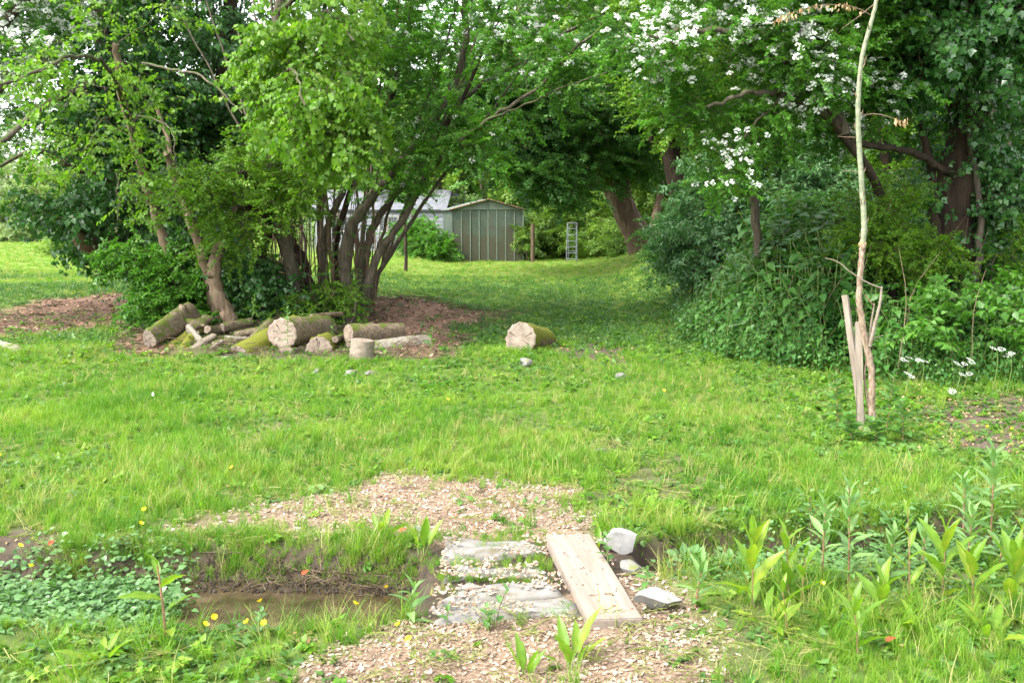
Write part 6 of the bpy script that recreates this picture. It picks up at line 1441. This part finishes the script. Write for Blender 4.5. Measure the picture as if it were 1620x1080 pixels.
plant('brooklime', 'long-leaved plant at the left edge of the nearest slab', 'plant', 648, 985, .15, 'willow', 12, .12, 'stem', (.02, 0), .05, (70, 10), seed=79, rs=.003)
plant('nettle', 'young nettle growing beside the pale stone at the plank', 'plant', 962, 905, .17, 'egg', 10, .06, 'stem', (-.01, 0), .2, (40, 0), seed=80, rs=.003, pairs=True)
plant('nettle', 'young nettle in the ditch between the two rocks', 'plant', 1022, 945, .13, 'egg', 9, .06, 'stem', (0, 0), .2, (40, 0), seed=81, rs=.003, pairs=True)
# shrubby seedlings round the stakes
for k_, (px, py, h, lab) in enumerate([(1326, 680, .42, 'reddish-topped shoot left of the two stakes'), (1402, 690, .44, 'leafy shoot right of the bare sapling'), (1428, 700, .30, 'low leafy shoot further right of the bare sapling'), (1348, 700, .20, 'low leafy shoot at the foot of the upright stake'), (1388, 705, .18, 'low leafy shoot in front of the bare sapling')]):
    plant('shrub_seedling', lab, 'seedling', px, py, h, 'egg', 20, .13, 'redstem', (random.uniform(-.05, .05), 0), .12, (40, 5), seed=90 + k_, rs=.004)
# other leafy clumps near
for k_, (px, py, n, ll, kd, lab) in enumerate([(1090, 880, 16, .055, 'cress', 'round-leaved clump right of the pale stone'), (1110, 910, 14, .05, 'cress', 'round-leaved clump over the ditch right of the plank'), (1420, 830, 14, .07, 'egg', 'leafy low bush behind the tallest willowherb'), (1160, 890, 12, .06, 'cress', 'round-leaved clump behind the broad dock'), (840, 800, 9, .05, 'egg', 'small green weed patch in the middle of the chips'), (1065, 840, 10, .05, 'egg', 'small leafy clump at the right side of the chips'), (1370, 900, 9, .07, 'egg', 'leafy clump at the foot of the tallest willowherb')]):
    clump('leafy_plant', lab, 'plant', px, py, n, ll, kd, (15, 75), seed=30 + k_, spread=.05)
# dead stem
p = gpt(1284, 900); mb = MB(); tube(mb, smooth_path([p, p + np.array([-.01, 0, .16]), p + np.array([-.02, 0, .34])], 4), np.linspace(.004, .002, 9), 5); tube(mb, [p + np.array([-.015, 0, .22]), p + np.array([.02, 0, .30])], [.002, .001], 4)
tag(mb.obj('dead_stem', M['darkwood'], None, loc=tuple(p)), 'thin blackish dead stem left of the tallest willowherb', 'stem')
# buttercups
fl = MB()
for q in range(5):
    V, F = leaf_geo(.5, .46, ((0, 0), (.4, .8), (.8, 1), (1, 0)), .15, -.55); fl.add(place(V, (0, 0, 0), q * 1.2566, R(-12)), F, 0, .3 + .1 * q)
FLW = fl.mesh('flower', [M['yellow']])
BC = [(230, 836, .10, 'buttercup in the grass left of the chips, upper one of two'), (224, 856, .09, 'buttercup in the grass left of the chips, lower one of two'), (33, 890, .08, 'buttercup above the watercress near the left edge'), (51, 930, .10, 'buttercup on top of the watercress at the left'),
      (413, 985, .10, 'buttercup highest above the plant in the water'), (392, 1012, .07, 'buttercup low left of the plant in the water'), (419, 1014, .07, 'buttercup low right of the plant in the water'), (340, 1000, .06, 'buttercup at the near edge of the water'), (325, 1008, .05, 'tiny buttercup at the left near edge of the water'),
      (563, 990, .09, 'buttercup beside the water left of the slabs'), (612, 962, .10, 'buttercup above the long-leaved plant at the slab edge'), (631, 1008, .05, 'buttercup on the chips below the long-leaved plant'), (648, 1040, .07, 'buttercup at the bottom left of the chips'), (1298, 960, .10, 'buttercup among the docks on the right'),
      (1598, 700, .10, 'orange-yellow buttercup at the right edge, upper one'), (1560, 695, .09, 'buttercup left of the orange-yellow one at the right edge'), (25, 985, .08, 'buttercup in the grass below the watercress'), (2, 745, .10, 'buttercup at the left edge of the meadow'), (368, 757, .07, 'single buttercup in the meadow above the chips'), (1050, 640, .12, 'single buttercup far out in the meadow right of centre'), (708, 655, .12, 'single buttercup far out in the meadow at the centre')]
for k_, (px, py, h, lab) in enumerate(BC):
    p = gpt(px, py); rt = thing('buttercup', lab, 'flower', p, 0, 'buttercups in the grass'); mb = MB()
    tube(mb, smooth_path([(0, 0, -.02), (.008, 0, h * .5), (0, 0, h)], 3), .0016, 4, cap=False); mb.obj('stem', M['stem'], rt)
    o = link('flower', FLW, rt, (0, 0, h), (R(35), R(random.uniform(-20, 20)), k_)); s = .030; o.scale = (s, s, s)
# cow parsley in the nettles
um = MB(); rg = random.Random(5)
for q in range(46):
    a, r_ = rg.uniform(0, 6.28), math.sqrt(rg.random()) * .5; c = (r_ * math.cos(a), r_ * math.sin(a), rg.uniform(0, .06) - r_ * .15); s = .055
    um.add(place(np.array([(0, 0, 0)] + [(s * math.cos(q2 * 1.2566), s * math.sin(q2 * 1.2566), .02) for q2 in range(5)]), c, rg.uniform(0, 6), R(rg.gauss(0, 25)), 0), [[0, 1 + q2, 1 + (q2 + 1) % 5] for q2 in range(5)], 0, rg.random())
UM = um.mesh('umbel', [M['white']])
CP = [(1437, 565, 'leftmost white umbel high in the nettle bank'), (1460, 567, 'white umbel right of the leftmost high one'), (1436, 590, 'white umbel under the leftmost high one'), (1518, 575, 'small white umbel in the middle of the nettle bank'), (1530, 568, 'white umbel pair partner right of the small middle one'), (1578, 548, 'highest white umbel at the right of the nettle bank'), (1600, 560, 'white umbel nearest the right edge'), (1527, 590, 'white umbel hanging under the middle pair'), (1514, 615, 'lowest white umbel over the verge')]
for k_, (px, py, lab) in enumerate(CP):
    t_ = at(px, py, 8.75 if py < 600 else 8.5); g_ = float(gz(t_[0], t_[1])); rt = thing('cow_parsley', lab, 'flower', (t_[0], t_[1], g_), 0, 'cow parsley in the nettles'); h = t_[2] - g_
    mb = MB(); tube(mb, smooth_path([(0, .05, 0), (.02, .02, h * .6), (0, 0, h - .03)], 3), .003, 4, cap=False); mb.obj('stem', M['stem'], rt)
    for q in range(3):
        o = link('umbel', UM, rt, (rg.uniform(-.045, .045), rg.uniform(-.03, .03), h + rg.uniform(-.03, .01)), (R(25), R(rg.uniform(-15, 15)), q)); s = rg.uniform(.05, .075); o.scale = (s, s, s)
# fallen leaves and a feather
for k_, (px, py, mt, lab) in enumerate([(1400, 1034, 'redleaf', 'orange-red fallen leaf in the grass at the bottom right'), (632, 856, 'redleaf', 'red fallen leaf on the chips by the spreading dock'), (478, 926, 'redleaf', 'orange dead leaf on the far bank of the water'), (78, 878, 'redleaf', 'reddish leaf in the grass at the left'), (242, 636, 'white', 'white feather standing in the meadow grass')]):
    V, F = leaf_geo(.042, .022, BROAD, .4, .4); mb = MB(); mb.add(place(V, (0, 0, 0), .4 * k_, R(-35 if mt != 'white' else -75), .4, 1), F, 0, .5)
    p = gpt(px, py); tag(mb.obj('fallen_leaf' if mt != 'white' else 'feather', M[mt], None, loc=(0, 0, 0)), lab, 'leaf' if mt != 'white' else 'feather').location = tuple(p + np.array([0, 0, .05]))

rg = np.random.default_rng(12); mbb = MB()
for k in range(26):
    f = rg.random(); py = 380 - 420 * f; px = np.interp(py, [-80, 0, 40, 90, 150, 210, 290, 350, 387], [1392, 1386, 1377, 1364, 1358, 1358, 1363, 1367, 1365]); a = rg.uniform(0, 6.28)
    c = at(px, py, Yp); d = np.array([math.cos(a), math.sin(a), .9]); tube(mbb, [c + d * [.016, .016, 0], c + d * .027, c + d * [.03, .03, .05]], [.005, .004, .001], 5)
o = mbb.obj('buds', M['bark_pale'], None, smooth=True); add_to(sap, o)
